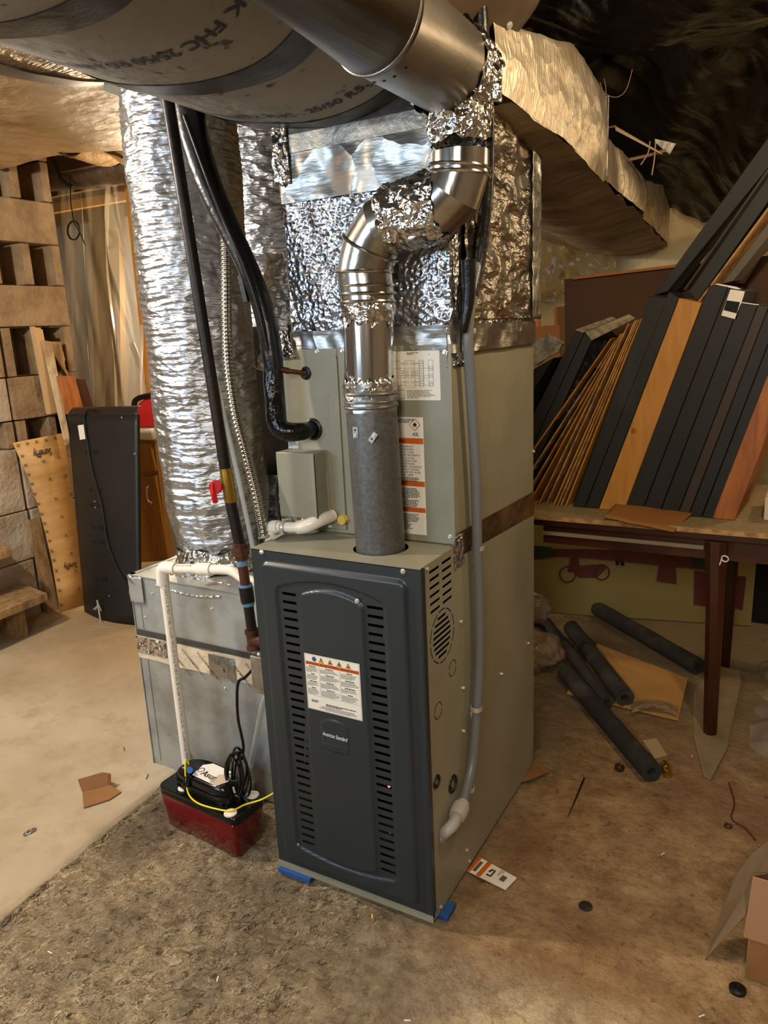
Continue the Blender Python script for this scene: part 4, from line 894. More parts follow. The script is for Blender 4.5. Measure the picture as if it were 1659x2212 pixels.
tb = MB(); tb.tube([t0, t0 + (t1 - t0) * 0.18, t0 + (t1 - t0) * 0.2, t1 - (t1 - t0) * 0.2, t1 - (t1 - t0) * 0.18, t1], [0.0185, 0.0185, 0.016, 0.016, 0.0185, 0.0185], 20)
tm = (t0 + t1) / 2; tb.tube([tm, V(-0.022, tm.y, tm.z), V(-0.020, tm.y, tm.z), V(-0.001, tm.y, tm.z)], [0.016, 0.016, 0.0185, 0.0185], 20); tb.build('tee_fitting', m_rust, gas)
zt_ = MB(); q = GL(433, 733); zt_.ring(AY(436, 733, 0.012), gdir, 0.0142, 0.0018, 24, 6); zt_.tube([q + V(-0.006, 0, 0), q + V(-0.020, 0, 0.001)], 0.002, 6); zt_.tube([q + V(0.014, 0, 0), q + V(0.028, 0, 0.001)], 0.0022, 6)
tag(zt_.build('cable_tie', m_black), 'black cable tie round gas pipe halfway up the foil duct', 'cable tie')
jb = thing('junction_box', 'weathered metal junction box on the left side of the furnace', 'electrical box', (-0.02, 0.05, 0.5))
j0 = AY(548, 1432, 0.005); MB().box(-0.052, -0.0015, 0.004, 0.10, 0.495, 0.595).build('box_body', M('weathered_box', '#8e8778', 0.5, 0.4, vary=('#6b5a43', 14, 0.45, 0.65)), jb, bevel=0.003)
MB().tube([(-0.052, 0.05, 0.545), (-0.070, 0.05, 0.548)], 0.011, 12).build('cord_clamp', m_blackgloss, jb)
screw(jb, (-0.02, 0.004, 0.605), (0, -1, 0), 0.004)
ct = MB(); ct.tube([AY(590, 1498, 0.03), AY(578, 1503, 0.03), AY(568, 1520, 0.05), AY(556, 1580, 0.10), AY(541, 1655, 0.16)], 0.008, 14, smooth=6)
tag(ct.build('vinyl_tube', M('vinyl_grey', '#b9bab8', 0.2, alpha=0.55)), 'translucent short tube hanging below the metal junction box', 'tube')

# refrigerant lines
rf = thing('suction_line', 'thick black insulated refrigerant line bending into the coil cabinet', 'pipe', (0.077, 0.12, 1.14))
P_ = [AY(385, 150, 0.12), AY(405, 215, 0.12), AY(420, 300, 0.115), AY(452, 400, 0.11), AY(493, 490, 0.11), AY(527, 560, 0.11), AY(560, 640, 0.11), AY(580, 715, 0.108), AY(588, 770, 0.106), AY(592, 800, 0.105)]
MB().tube(P_, [0.036, 0.036, 0.034, 0.030, 0.026, 0.0245, 0.0245, 0.025, 0.025, 0.022], 24, smooth=6).build('foam_insulation', m_insul, rf)
MB().tube([AY(588, 790, 0.105), AY(590, 820, 0.103), AY(594, 870, 0.100), AY(597, 905, 0.100), AY(606, 925, 0.100), AY(625, 933, 0.103), AY(652, 932, 0.125), V(0.077, YC - 0.004, 1.145)], [0.021, 0.024, 0.0235, 0.0245, 0.0235, 0.023, 0.0215, 0.0175], 24, smooth=6).build('taped_elbow', M('tape_black_gloss', '#08080a', 0.2, bumps=[('noise', 30, 0.7, (1, 1, 0.6))]), rf)
c_ = AY(490, 484, 0.11); MB().ring(c_, (P_[5] - P_[3]).normalized(), 0.0235, 0.0022, 24, 6).build('wire_tie', m_black, rf)
lq = thing('liquid_line', 'thin bare copper refrigerant line beside the thick black one', 'pipe', (0.067, 0.16, 1.279))
MB().tube([AY(400, 250, 0.06), AY(470, 440, 0.07), AY(515, 545, 0.07), AY(545, 625, 0.075), AY(566, 700, 0.08), AY(578, 757, 0.085)], 0.0065, 14, smooth=6).build('painted_tube', m_iron, lq)
MB().tube([AY(577, 750, 0.085), AY(584, 775, 0.09), AY(596, 792, 0.10), AY(614, 800, 0.115), AY(634, 803, 0.135), V(0.067, YC - 0.004, 1.279)], 0.0058, 14, smooth=6).build('copper_tube', m_copper, lq)
MB().tube([AY(612, 799, 0.113), AY(624, 802, 0.124)], 0.0075, 14).build('copper_coupling', m_copper, lq)
mb = MB().box(*[0]*6) if False else MB(); q = AY(519, 625, 0.09); mb.quadslab(q + V(-0.006, 0, 0.030), q + V(0.006, 0, 0.032), q + V(0.018, 0, -0.028), q + V(0.006, 0, -0.030), (0, 0.008, 0)); tag(mb.build('wire_clip', m_black), 'small black clip strip beside the black refrigerant line', 'clip')
vt = MB(); vt.tube([AY(372, 178, 0.03), AY(385, 330, 0.03), AY(408, 500, 0.03), AY(440, 700, 0.03), AY(478, 870, 0.03), AY(503, 980, 0.03), AY(530, 1105, 0.03), AY(546, 1185, 0.03), AY(552, 1240, 0.03)], 0.0058, 12, smooth=8)
tag(vt.build('drain_tube', m_clear), 'clear vinyl drain tube running down beside the black gas pipe', 'tube')
# armoured electrical conduit
bx_pts = [AY(486, 480, 0.20), AY(489, 560, 0.20), AY(490, 690, 0.17), AY(494, 790, 0.13), AY(508, 890, 0.10), AY(530, 975, 0.085), AY(553, 1065, 0.075), AY(566, 1130, 0.07), AY(571, 1160, 0.07)]
tmp = MB(); tmp.tube(bx_pts, 0.01, 3, smooth=60); cl = [sum((tmp.v[i * 3 + k] for k in range(3)), Vector()) / 3 for i in range(len(tmp.v) // 3)]
acc = 0; rr = []
for i, p in enumerate(cl):
    if i: acc += (p - cl[i - 1]).length
    rr.append(0.0118 + 0.0020 * (0.5 + 0.5 * math.sin(acc * 2 * math.pi / 0.0105)))
bxo = thing('armoured_conduit', 'ribbed flexible metal conduit entering furnace top at left corner', 'conduit', tuple(bx_pts[-1]))
MB().tube(cl, rr, 16).build('ribbed_sleeve', m_bx, bxo, smooth=180)
MB().tube([bx_pts[-1] + V(0, 0, 0.004), V(bx_pts[-1].x + 0.001, bx_pts[-1].y, Z1 + 0.001)], 0.0155, 14).build('connector', m_steel, bxo)
ck = thing('sensor_cable', 'short black cable looping from white connector at the coil cabinet edge', 'cable', tuple(AY(605, 1140, 0.13)))
MB().tube([AY(626, 984, 0.15), AY(612, 1003, 0.15), AY(601, 1035, 0.145), AY(598, 1070, 0.14), AY(602, 1108, 0.135), AY(607, 1145, 0.13)], 0.0048, 12, smooth=6).build('cable_jacket', m_black, ck)
MB().tube([AY(622, 990, 0.15), AY(630, 978, 0.15), AY(637, 975, 0.158)], 0.0085, 12).build('white_connector', m_pvc, ck, bevel=0.002)

# conduit on the right side of the furnace
cn = thing('grey_conduit', 'grey sealed conduit running down the right side of the furnace', 'conduit', tuple(AX(985, 1760, 0.47)))
cp = [AX(u, v, x) for u, v, x in ((1034, -60, 0.50), (1040, 60, 0.505), (1050, 200, 0.505), (1053, 330, 0.49), (1048, 450, 0.482), (1036, 560, 0.474), (1020, 640, 0.470), (1011, 715, 0.470), (1016, 820, 0.470), (1022, 920, 0.470), (1028, 1040, 0.469), (1031, 1180, 0.466), (1035, 1300, 0.466), (1036, 1420, 0.466), (1030, 1540, 0.466), (1022, 1640, 0.466), (1008, 1705, 0.466), (997, 1745, 0.468))]
MB().tube(cp[5:], 0.012, 20, smooth=8).build('jacket', m_conduit, cn)
MB().tube(cp[:7], [0.0145] * 5 + [0.0135, 0.0125], 20, smooth=8).build('black_upper_jacket', m_insul, cn)
MB().tube([AX(1012, 560, 0.485), AX(1012, 640, 0.482), AX(1004, 700, 0.475), AX(1001, 716, 0.470)], [0.016, 0.0135, 0.009, 0.008], 14, smooth=5).build('black_sleeve', m_insul, cn)
fb = AX(957, 1803, W)
fb.x = W + 0.001
MB().tube([AX(1001, 1735, 0.468), AX(992, 1752, 0.469)], [0.0155, 0.0165], 20).build('conduit_nut', m_fitting, cn)
mb = MB(); mb.tube([AX(997, 1742, 0.468), AX(990, 1757, 0.469), AX(986, 1766, 0.470)], [0.0205, 0.0215, 0.0185], 24); mb.tube([AX(987, 1765, 0.470), AX(981, 1778, 0.472), AX(972, 1789, 0.468), AX(963, 1797, 0.459), fb], [0.014, 0.0145, 0.0140, 0.0135, 0.0130], 20, smooth=5); mb.build('elbow_connector', m_fitting, cn)
MB().tube([fb, fb + V(0.004, 0, 0)], 0.0185, 24).build('lock_nut', m_fitting, cn)
for i in range(60):
    pass
for k, (u, v, nx) in enumerate(((1028, 1183, -1), (1024, 1530, -1), (1007, 1703, 1), (1008, 716, -1))):
    sp_ = thing('conduit_strap', ['shiny strap clamping grey conduit at foil tape joint', 'shiny strap clamping grey conduit halfway down furnace side', 'small shiny strap low on the grey conduit above elbow', 'shiny strap holding grey conduit to the top of the coil cabinet'][k], 'strap', tuple(AX(u, v, W)), 'metal straps along the grey conduit')
    c_ = AX(u + 5, v, 0.466); m_ = MB(); m_.ring(c_, (0, 0.05, 1), 0.0138, 0.0022, 28, 6, 3.0); m_.build('loop', m_steel, sp_)
    q = AX(u + 5, v, W); m2 = MB(); m2.box(W + 0.0006, W + 0.003, q.y - 0.038, q.y - 0.010, q.z - 0.008, q.z + 0.008); m2.build('foot', m_steel, sp_); screw(sp_, (W + 0.003, q.y - 0.030, q.z), (1, 0, 0), 0.0048)

# ================================================================== CONDENSATE PUMP
pm = thing('condensate_pump', 'black condensate pump on glossy dark red tank beside the furnace', 'pump', (-0.265, 0.03, 0))
A_, B_, C2, D_ = V(-0.428, -0.010, 0), V(-0.118, -0.040, 0), V(-0.112, 0.082, 0), V(-0.424, 0.100, 0)
def frame_pt(u, v, z, inset=0.0):
    u = inset + (1 - 2 * inset) * u; v = inset * 2.4 + (1 - 4.8 * inset) * v
    return (A_.lerp(B_, u)).lerp(D_.lerp(C2, u), v) + V(0, 0, z)
def rbox(name, z0, z1, in0, in1, mat, r=0.16, parent=None, **k):
    mb = MB(); n_ = 6; pts = []
    rr_u, rr_v = 0.10 * r / 0.16, 0.24 * r / 0.16
    for (cu, cv, a0) in ((1 - rr_u, rr_v, -90), (1 - rr_u, 1 - rr_v, 0), (rr_u, 1 - rr_v, 90), (rr_u, rr_v, 180)):
        for i in range(n_ + 1): a = math.radians(a0 + 90 * i / n_); pts.append((cu + rr_u * math.cos(a), cv + rr_v * math.sin(a)))
    m_ = len(pts)
    for z, ins in ((z0, in0 + 0.01), (z0 + 0.004, in0), (z1 - 0.003, in1), (z1, in1 + 0.006)):
        for p in pts: mb.v.append(frame_pt(p[0], p[1], z, ins))
    for j in range(3):
        for i in range(m_): a = j * m_ + i; b = j * m_ + (i + 1) % m_; mb.f.append((a, b, b + m_, a + m_))
    mb.f.append(tuple(reversed(range(m_)))); mb.f.append(tuple(3 * m_ + i for i in range(m_)))
    return mb.build(name, mat, parent, **k)
rbox('reservoir', 0.0, 0.110, 0.035, 0.0, m_tank, 0.09, pm)
mb = MB()
for u0, u1 in ((0.02, 0.22), (0.80, 0.98)):
    pass
rbox('reservoir_float', 0.012, 0.03, 0.10, 0.10, m_dark, 0.1, pm)
rbox('lid', 0.106, 0.131, -0.004, -0.004, m_blackgloss, 0.10, pm)
for (u, v, k) in ((398, 1702, 0), (546, 1718, 1), (498, 1757, 2)):
    c = AZ(u, v, 0.132); mb = MB(); mb.tube([c, c + V(0, 0, 0.003), c + V(0, 0, 0.005)], [0.018, 0.0175, 0.008], 24); mb.build('lid_plug', m_pvc, pm)
# motor housing: rounded oval hull with sloping top
hull = MB(); n_ = 44; hc_ = V(-0.268, 0.040, 0.131)
for (z, sx, sy, ox) in ((0, 0.110, 0.050, -0.008), (0.024, 0.108, 0.049, -0.008), (0.040, 0.104, 0.047, -0.010), (0.050, 0.100, 0.045, -0.012), (0.0545, 0.094, 0.039, -0.012)):
    for i in range(n_):
        a = 2 * math.pi * i / n_; ca, sa = math.cos(a), math.sin(a); e = 0.55
        x = math.copysign(abs(ca) ** e, ca) * sx + ox; y_ = math.copysign(abs(sa) ** e, sa) * sy
        hull.v.append(hc_ + V(x, y_ - x * 0.09, z - (0.10 * max(0, -x - 0.045) * (z / 0.055))))
for j in range(4):
    for i in range(n_): a = j * n_ + i; b = j * n_ + (i + 1) % n_; hull.f.append((a, b, b + n_, a + n_))
hull.f.append(tuple(4 * n_ + i for i in range(n_)))
mh = hull.build('motor_cover', m_blackgloss, pm, smooth=50)
rim = [hc_ + V(math.copysign(abs(math.cos(t)) ** 0.55, math.cos(t)) * 0.113 - 0.008, math.copysign(abs(math.sin(t)) ** 0.55, math.sin(t)) * 0.053 - math.copysign(abs(math.cos(t)) ** 0.55, math.cos(t)) * 0.011, 0.027) for t in [math.pi * (1.02 + 0.93 * i / 24) for i in range(25)]]
MB().tube(rim, 0.0028, 8).build('cover_rim', m_blackgloss, pm)
zt_l = hc_.z + 0.0552
la = [V(-0.305, 0.008, zt_l), V(-0.207, -0.004, zt_l), V(-0.190, 0.026, zt_l), V(-0.202, 0.066, zt_l), V(-0.290, 0.078, zt_l - 0.001), V(-0.312, 0.060, zt_l - 0.001)]
plb = MB().prism([tuple(p) for p in la], (0, 0, 0.0006)).build('brand_label', M('label_bright', '#efe9df', 0.35), pm)
MB().prism([(-0.232, 0.000, zt_l + 0.0007), (-0.207, -0.003, zt_l + 0.0007), (-0.191, 0.026, zt_l + 0.0007), (-0.203, 0.064, zt_l + 0.0007), (-0.236, 0.040, zt_l + 0.0007)], (0, 0, 0.0002)).build('label_panel', M('label_tan', '#cdb79c', 0.4), plb)
text('brand_print', 'Asur', 0.030, m_print, plb, (-0.287, 0.020, zt_l + 0.0008), (1, -0.13, 0), (0.13, 1, 0), width=0.058, ext=0.0001, bold=0.0005)
MB().ring((-0.298, 0.037, zt_l + 0.0008), (0, 0, 1), 0.0095, 0.0012, 28, 6, 0.2).build('brand_emblem', M('emblem_navy', '#2d3a6b', 0.4), plb)
p = MB(); dashes(p, (-0.230, 0.020, zt_l + 0.0010), (0.5, -0.86, 0), (0.86, 0.5, 0), 0.018, 0.016, 4, 3, fill=0.3); p.build('small_print', m_print, plb)
p = MB(); dashes(p, (-0.358, 0.030, hc_.z + 0.0535), (1, -0.1, 0), (0.1, 1, 0.0), 0.018, 0.007, 2, 8, fill=0.5); p.build('raised_letters', m_white, pm)
for k in range(3): MB().tube([hc_ + V(-0.055 + k * 0.008, -0.052, 0.028), hc_ + V(-0.053 + k * 0.008, -0.044, 0.052)], 0.0022, 8).build('vent_rib', m_dark, pm)
MB().tube([AZ(410, 1664, 0.185), AZ(410, 1664, 0.205)], 0.0085, 14).build('inlet_collar', M('collar_blue', '#1c5fa8', 0.4), pm)
for (u, v) in ((432, 1652), (545, 1698)): 
    c = AY(u, v, by0 - 0.002); mm = MB(); mm.box(c.x - 0.009, c.x + 0.009, by0 - 0.004, by0 - 0.001, c.z - 0.014, c.z + 0.014); mm.disc((c.x, by0 - 0.004, c.z), (0, -1, 0), 0.006, 0.002); tag(mm.build('wall_bracket', m_steel), 'shiny screwed bracket ' + ('behind the pump cover' if u < 500 else 'behind the coiled black cord'), 'bracket')
# coiled cord
cd_ = thing('power_cord', 'black pump cord tied in a bundle and plugged upward', 'cord', tuple(AZ(515, 1735, 0.135)))
cc = AY(512, 1676, 0.040); rr2 = random.Random(4)
loops = MB()
for k in range(8):
    ox, oy, sx, sz, tz = rr2.uniform(-0.010, 0.012), rr2.uniform(-0.014, 0.014), rr2.uniform(0.018, 0.031), rr2.uniform(0.064, 0.080), rr2.uniform(-0.008, 0.008)
    pts = []
    for i in range(41):
        a = 2 * math.pi * i / 40; wz = 1 - 0.35 * math.cos(a - math.pi / 2) ** 2
        pts.append(cc + V(ox + sx * math.cos(a) * wz + 0.08 * sz * math.sin(a), oy + 0.006 * math.sin(2 * a + k), tz + sz * math.sin(a)))
    loops.tube(pts, 0.0030, 8, cap=False)
loops.build('cord_loops', m_blackgloss, cd_)
MB().tube([V(-0.070, 0.05, 0.548), AY(531, 1462, 0.05), AY(516, 1472, 0.045), AY(512, 1500, 0.04), AY(514, 1550, 0.04), AY(522, 1590, 0.045), AY(526, 1615, 0.05), AY(522, 1640, 0.055)], 0.0040, 10, smooth=6).build('lead', m_blackgloss, cd_)
mb = MB(); c = AZ(515, 1728, 0.14); mb.box(c.x - 0.012, c.x + 0.012, c.y - 0.008, c.y + 0.008, 0.133, 0.158); mb.build('plug', m_blackgloss, cd_, bevel=0.003)
MB().ring(cc + V(-0.002, 0, -0.002), (0, 0.1, 1), 0.024, 0.0010, 28, 6).build('twist_tie', m_tapedark, cd_)
MB().tube([cc + V(0.006, -0.025, -0.018), cc + V(0.010, -0.025, -0.034)], 0.003, 6).build('cord_tag', m_pale, cd_)
yw = MB(); yw.tube([AY(408, 1650, 0.03), AY(402, 1640, 0.025), AY(400, 1655, 0.01), AY(402, 1690, -0.005), AZ(409, 1718, 0.139), AZ(430, 1736, 0.138), AZ(470, 1748, 0.138), AZ(500, 1751, 0.141), AZ(530, 1738, 0.141), AZ(565, 1727, 0.148), AY(600, 1708, 0.05), AY(612, 1700, 0.06)], 0.0024, 8, smooth=8)
tag(yw.build('yellow_wire', m_yellow), 'yellow low voltage wire draped across the pump tank', 'wire')

# ================================================================== RIGHT SIDE: TABLE AND LEANING BOARDS
TZ = 0.722
tab = thing('work_table', 'old brown table with tapered legs and rough particle board top', 'table', (0.95, 1.5, 0))
TX0, TX1, TY0, TY1 = 0.24, 1.75, 1.125, 1.85
MB().box(TX0, TX1, TY0, TY1, TZ - 0.018, TZ).build('particle_top', m_particle, tab)
MB().box(TX0, TX1, TY0 - 0.001, TY0 + 0.0005, TZ - 0.017, TZ - 0.002).build('raw_edge', m_edge, tab)
MB().box(TX0 + 0.05, TX1 - 0.03, TY0 + 0.015, TY1 - 0.02, TZ - 0.043, TZ - 0.018).build('tabletop', m_mahog, tab, bevel=0.004)
ap = MB(); ap.box(0.33, 1.60, TY0 + 0.055, TY0 + 0.078, TZ - 0.115, TZ - 0.043); ap.build('apron', m_mahog, tab)
MB().box(0.33, 0.86, TY0 + 0.045, TY0 + 0.053, TZ - 0.083, TZ - 0.070).build('pale_strip', M('pale_strip', '#a08e6c', 0.6), tab)
def leg(cx_, cy_, r0, r1, lean=0.0):
    mb = MB(); n_ = 8
    for z, r, e in ((0, r1 * 0.9, 0), (0.010, r1, 0), (0.45, (r0 + r1) / 2, lean / 2), (TZ - 0.043, r0, lean)):
        for i in range(n_):
            a = math.pi / 8 + 2 * math.pi * i / n_; k = 1 / max(abs(math.cos(a)), abs(math.sin(a))) * 0.94
            mb.v.append(V(cx_ + e + r * math.cos(a) * k, cy_ + r * math.sin(a) * k, z))
    for j in range(3):
        for i in range(n_): a = j * n_ + i; b = j * n_ + (i + 1) % n_; mb.f.append((a, b, b + n_, a + n_))
    mb.f.append(tuple(reversed(range(n_)))); mb.f.append(tuple(3 * n_ + i for i in range(n_)))
    return mb.build('leg', m_mahog, tab, smooth=30)
leg(0.915, 1.150, 0.034, 0.022, -0.018); leg(0.905, 1.72, 0.032, 0.020, 0.0); leg(1.66, 1.150, 0.034, 0.022); leg(1.66, 1.72, 0.034, 0.022)
cw = MB(); q = AY(1566, 1207, 1.10); cw.ring(q, (0.2, 1, 0.2), 0.010, 0.0022, 20, 6); cw.tube([q + V(-0.009, 0, 0), q + V(-0.014, 0, -0.022)], 0.002, 6)
tag(cw.build('wire_curl', m_pvc), 'small white curl of wire on the near table leg', 'wire')
cf = MB(); a, b, c, d = AZ(1352, 1078, TZ + 0.004), AZ(1528, 1092, TZ + 0.004), AY(1455, 1152, TY0 - 0.03), AY(1305, 1120, TY0 - 0.02)
def flap(s_, t):
    s2_ = s_; p = (a.lerp(b, s2_)).lerp(d.lerp(c, s2_), t); return p + V(0, 0, 0.012 * math.sin(t * math.pi) + 0.004 * nz3((s_, t, 0), 4) + 0.004)
cf.grid(flap, 16, 12); tag(cf.build('cardboard_flap', M('cardboard_flap', '#92602e', 0.75), solid=0.004, smooth=180), 'torn cardboard piece draped over the table edge', 'cardboard')
tag(MB().box(1.02, 1.22, 1.28, 1.50, TZ + 0.001, TZ + 0.075).build('paper_box', M('pale_box', '#c9b29c', 0.6), bevel=0.003), 'pale box on table at the right edge of photo', 'box')

BY = 1.272
def cpx(cx_, cy_): return (1140 + cx_ * 0.3128, 560 + cy_ * 0.3128)
def board(name, bl, br, tr, tl, mat, label, cat, y=BY, depth=0.30, group=None, z0=TZ + 0.001, back=None, crop=True, extra=None):
    """slab standing on its edge; corners in close-up coordinates, depth goes back"""
    P4 = [AY(*(cpx(*p) if crop else p), y) for p in (bl, br, tr, tl)]
    if z0 is not None:
        for i, j in ((0, 3), (1, 2)):
            dlt = P4[j] - P4[i]; P4[i] = P4[i] + dlt * ((z0 - P4[i].z) / dlt.z)
    o = MB().quadslab(*P4, (0.02, depth, 0.0)).build(name, mat, None, bevel=0.002)
    tag(o, label, cat, group)
    return o, P4
GB = 'black edged panels leaning on the table'
board('black_board', (-420, 1500), (-330, 1500), (178, 680), (45, 755), m_blackboard, 'lowest black panel of the row, nearest the furnace', 'panel', group=GB)
board('black_board', (-220, 1600), (-110, 1600), (388, 505), (328, 488), m_blackboard, 'black panel with a whitish torn top, left of the cobwebbed one', 'panel', group=GB)
board('black_board', (-105, 1600), (-30, 1600), (442, 560), (392, 506), m_blackboard, 'black panel with striped pale top label beside the wooden sheets', 'panel', group=GB)
board('black_board', (-20, 1600), (60, 1610), (548, 562), (445, 572), m_poly, 'cobwebbed glossy black panel in the shade left of the thin sheets', 'panel', y=BY + 0.03, group=GB)
for (x0, x1, y0, y1) in ((330, 400, 488, 505), (395, 445, 505, 560)):
    pass
for nm, L4, lb in (('paper_label', ((328, 490), (385, 506), (606, 412), (580, 400)), 'pale torn label over the first black panel top'), ('paper_label', ((400, 506), (442, 560), (742, 410), (700, 384)), 'striped pale label lying over the second black panel top')):
    q0 = AY(*cpx(*L4[0]), BY - 0.002); q1 = AY(*cpx(*L4[1]), BY - 0.002); q2 = AY(*cpx(*L4[2]), BY + 0.24); q3 = AY(*cpx(*L4[3]), BY + 0.24)
    tag(MB().quadslab(q0, q1, q2, q3, (0, 0, 0.002)).build(nm, M('label_cream', '#a3967a', 0.6, vary=('#77705c', 30, 0.45, 0.6))), lb, 'label')
sheets = [((-140, 1560), (570, 548)), ((-60, 1580), (602, 560)), ((0, 1600), (640, 515)), ((40, 1620), (648, 520)), ((75, 1675), (585, 640)), ((125, 1680), (690, 445)), ((195, 1640), (735, 425)), ((220, 1650), (748, 420)), ((248, 1640), (762, 418)), ((278, 1645), (778, 412))]
for i, (b, t) in enumerate(sheets):
    tw = (9, 8, 8, 7, 9, 9, 9, 8, 7, 8)[i]
    pos = ('leftmost', 'second from left', 'third from left', 'fourth from left', 'short fifth', 'sixth from left', 'seventh from left', 'eighth from left', 'ninth from left', 'rightmost')[i]
    board('wood_sheet', b, (b[0] + tw + 4, b[1] + 2), (t[0] + tw, t[1] - 2), t, m_edge if i % 3 else m_wood, pos + ' thin wooden sheet in the fan beside the black panels', 'sheet', y=BY - 0.01 + 0.004 * (i % 3), depth=0.26, group='thin wooden sheets fanned on the table')
board('black_board', (655 - 330, 1670), (405, 1680), (962, 265), (838, 255), m_blackboard, 'tall black panel directly right of the thin wooden sheets', 'panel', group=GB)
board('black_board', (425, 1640), (515, 1650), (1042, 272), (975, 222), m_blackboard, 'black panel directly left of the yellow pine board', 'panel', group=GB)
po, P4 = board('pine_board', (520, 1645), (685, 1680), (1200, 302), (1045, 268), m_wood, 'yellow pine faced board with a knot among black panels', 'board', y=BY - 0.006)
kn = AY(*cpx(732, 1185), BY - 0.0075); adopt(MB().disc(kn, (0, -1, 0), 0.009, 0.0006, 14).build('knot', m_woodred), po)
cols = [(690, 820, m_blackboard, 180, 'black panel directly right of the yellow pine board'), (822, 940, m_blackboard, 205, 'black panel with a white printed sticker at its top'), (942, 1064, m_blackboard, 305, 'black panel with white edged top, left of the brownish one'), (1066, 1138, m_brownboard, 320, 'narrow brownish panel among the black ones'), (1140, 1228, m_blackboard, 330, 'black panel right of the narrow brownish one'), (1230, 1312, m_blackboard, 340, 'black panel directly left of the reddish wooden board')]
for i, (x0, x1, mt, tp_, lb) in enumerate(cols):
    yb = 1650 + i * 12; k = 0.383; o_, Q = board('black_board' if mt is m_blackboard else 'brown_board', (x0, yb), (x1, yb + 8), (x1 + k * (yb + 8 - tp_), tp_ + 4), (x0 + k * (yb - tp_), tp_), mt, lb, 'panel', y=BY - 0.003 * i, group=GB if mt is m_blackboard else None)
    if i == 1:
        u4 = [AY(*cpx(*p), BY - 0.006) for p in ((1336, 388), (1440, 416), (1500, 222), (1400, 208))]; u4 = [p for p in u4]
        stk = MB().quadslab(*u4, (0, 0.0012, 0)).build('sticker', m_white, o_)
        v4 = [AY(*cpx(*p), BY - 0.0072) for p in ((1352, 350), (1444, 374), (1466, 296), (1374, 284))]; MB().quadslab(*v4, (0, 0.001, 0)).build('sticker_picture', m_dark, stk)
        v4 = [AY(*cpx(*p), BY + 0.0) for p in ((1290, 172), (1498, 220), (1440, 190), (1310, 168))]; MB().quadslab(*v4, (0, 0.01, 0)).build('white_top', m_white, o_)
    if i == 2: v4 = [AY(*cpx(*p), BY - 0.008) for p in ((1478, 302), (1592, 318), (1594, 312), (1480, 296))]; MB().quadslab(*v4, (0, 0.05, 0)).build('white_top', m_white, o_)
board('reddish_board', (1330, 1642), (1478, 1676), (2000, 310), (1850, 300), m_woodred, 'reddish wooden board leaning at the right end of the row', 'board', y=BY - 0.02)
# long pieces lying on top of the row
for nm, b0, b1, t1, t0, mt, lb, yy_ in (('long_beam', (870, 252), (968, 222), (1665 + 440, -1180), (1560 + 400, -1260), m_blackboard, 'long black beam resting on the panels, nearest the duct', 1.40),
                                 ('long_lath', (1070, 212), (1090, 216), (1900, -940), (1880, -950), m_brownboard, 'thin brown lath between the two long black pieces', 1.395),
                                 ('long_beam', (1110, 225), (1172, 290), (2040, -930), (1930, -960), m_blackboard, 'second long black beam resting on the panels', 1.36),
                                 ('edge_strip', (1168, 296), (1184, 300), (2080, -900), (2062, -905), m_edge, 'light wooden edge strip along the second long beam', 1.355),
                                 ('grey_board', (1240, 200), (1420, 150), (2220, -850), (2085, -895), m_greyboard, 'long grey board leaning behind the light edge strip', 1.42),
                                 ('brown_board', (1440, 165), (1560, -20), (2260, -760), (2120, -900), m_carddark, 'dark brown board behind the long grey board', 1.46)):
    board(nm, b0, b1, t1, t0, mt, lb, 'board', y=yy_, depth=0.06, z0=None)
# cardboard behind
bq = [AY(u, v, 1.66) for u, v in ((1222, 900), (1720, 900), (1720, 560), (1219, 603))]; tq = AY(1470, 575, 1.66)
tag(MB().quadslab(bq[0], bq[1], AY(1720, 545, 1.66), bq[3], (0, 0.012, 0)).build('cardboard_sheet', m_carddark), 'large dark brown cardboard sheet standing behind the leaning panels', 'cardboard')
tag(MB().quadslab(*[AY(u, v, 1.645) for u, v in ((1236, 604), (1470, 576), (1470, 570), (1240, 598))], (0, 0.02, 0)).build('folded_cardboard', m_cardorange), 'lighter folded rim along the dark cardboard sheet top', 'cardboard')
for i, (q, lb) in enumerate(((((1153, 760), (1228, 752), (1226, 700), (1153, 706)), 'orange cardboard carton end beside the plenum at table height'), (((1196, 702), (1224, 700), (1224, 660), (1197, 664)), 'small orange cardboard box top behind the carton'), (((1150, 706), (1176, 704), (1162, 652), (1150, 650)), 'orange cardboard strip right behind the coil cabinet'))):
    Q = [AY(u, v, 1.72 + 0.03 * i) for u, v in q]; Q[0].z = Q[1].z = TZ + 0.001
    tag(MB().quadslab(*Q, (0, 0.025, 0)).build('carton', m_cardorange), lb, 'cardboard')
tag(MB().quadslab(*[AY(u, v, WB - 0.03) for u, v in ((1150, 650), (1219, 632), (1219, 622), (1150, 638))], (0, 0.03, 0)).build('wall_strip', m_cardorange), 'orange wooden strip fixed on the mouldy wall', 'strip')
for k, q in enumerate((((1153, 790), (1206, 760), (1214, 742), (1156, 770)), ((1150, 740), (1185, 720), (1218, 742), (1160, 790)))):
    tag(MB().quadslab(*[AY(u, v, 1.40 + k * 0.06) for u, v in q], (0, 0.02, 0)).build('crumpled_paper', M('label_cream', '#a3967a', 0.6)), ('grey torn paper lying on the lowest black panel', 'pale torn paper behind the lowest black panel')[k], 'paper')

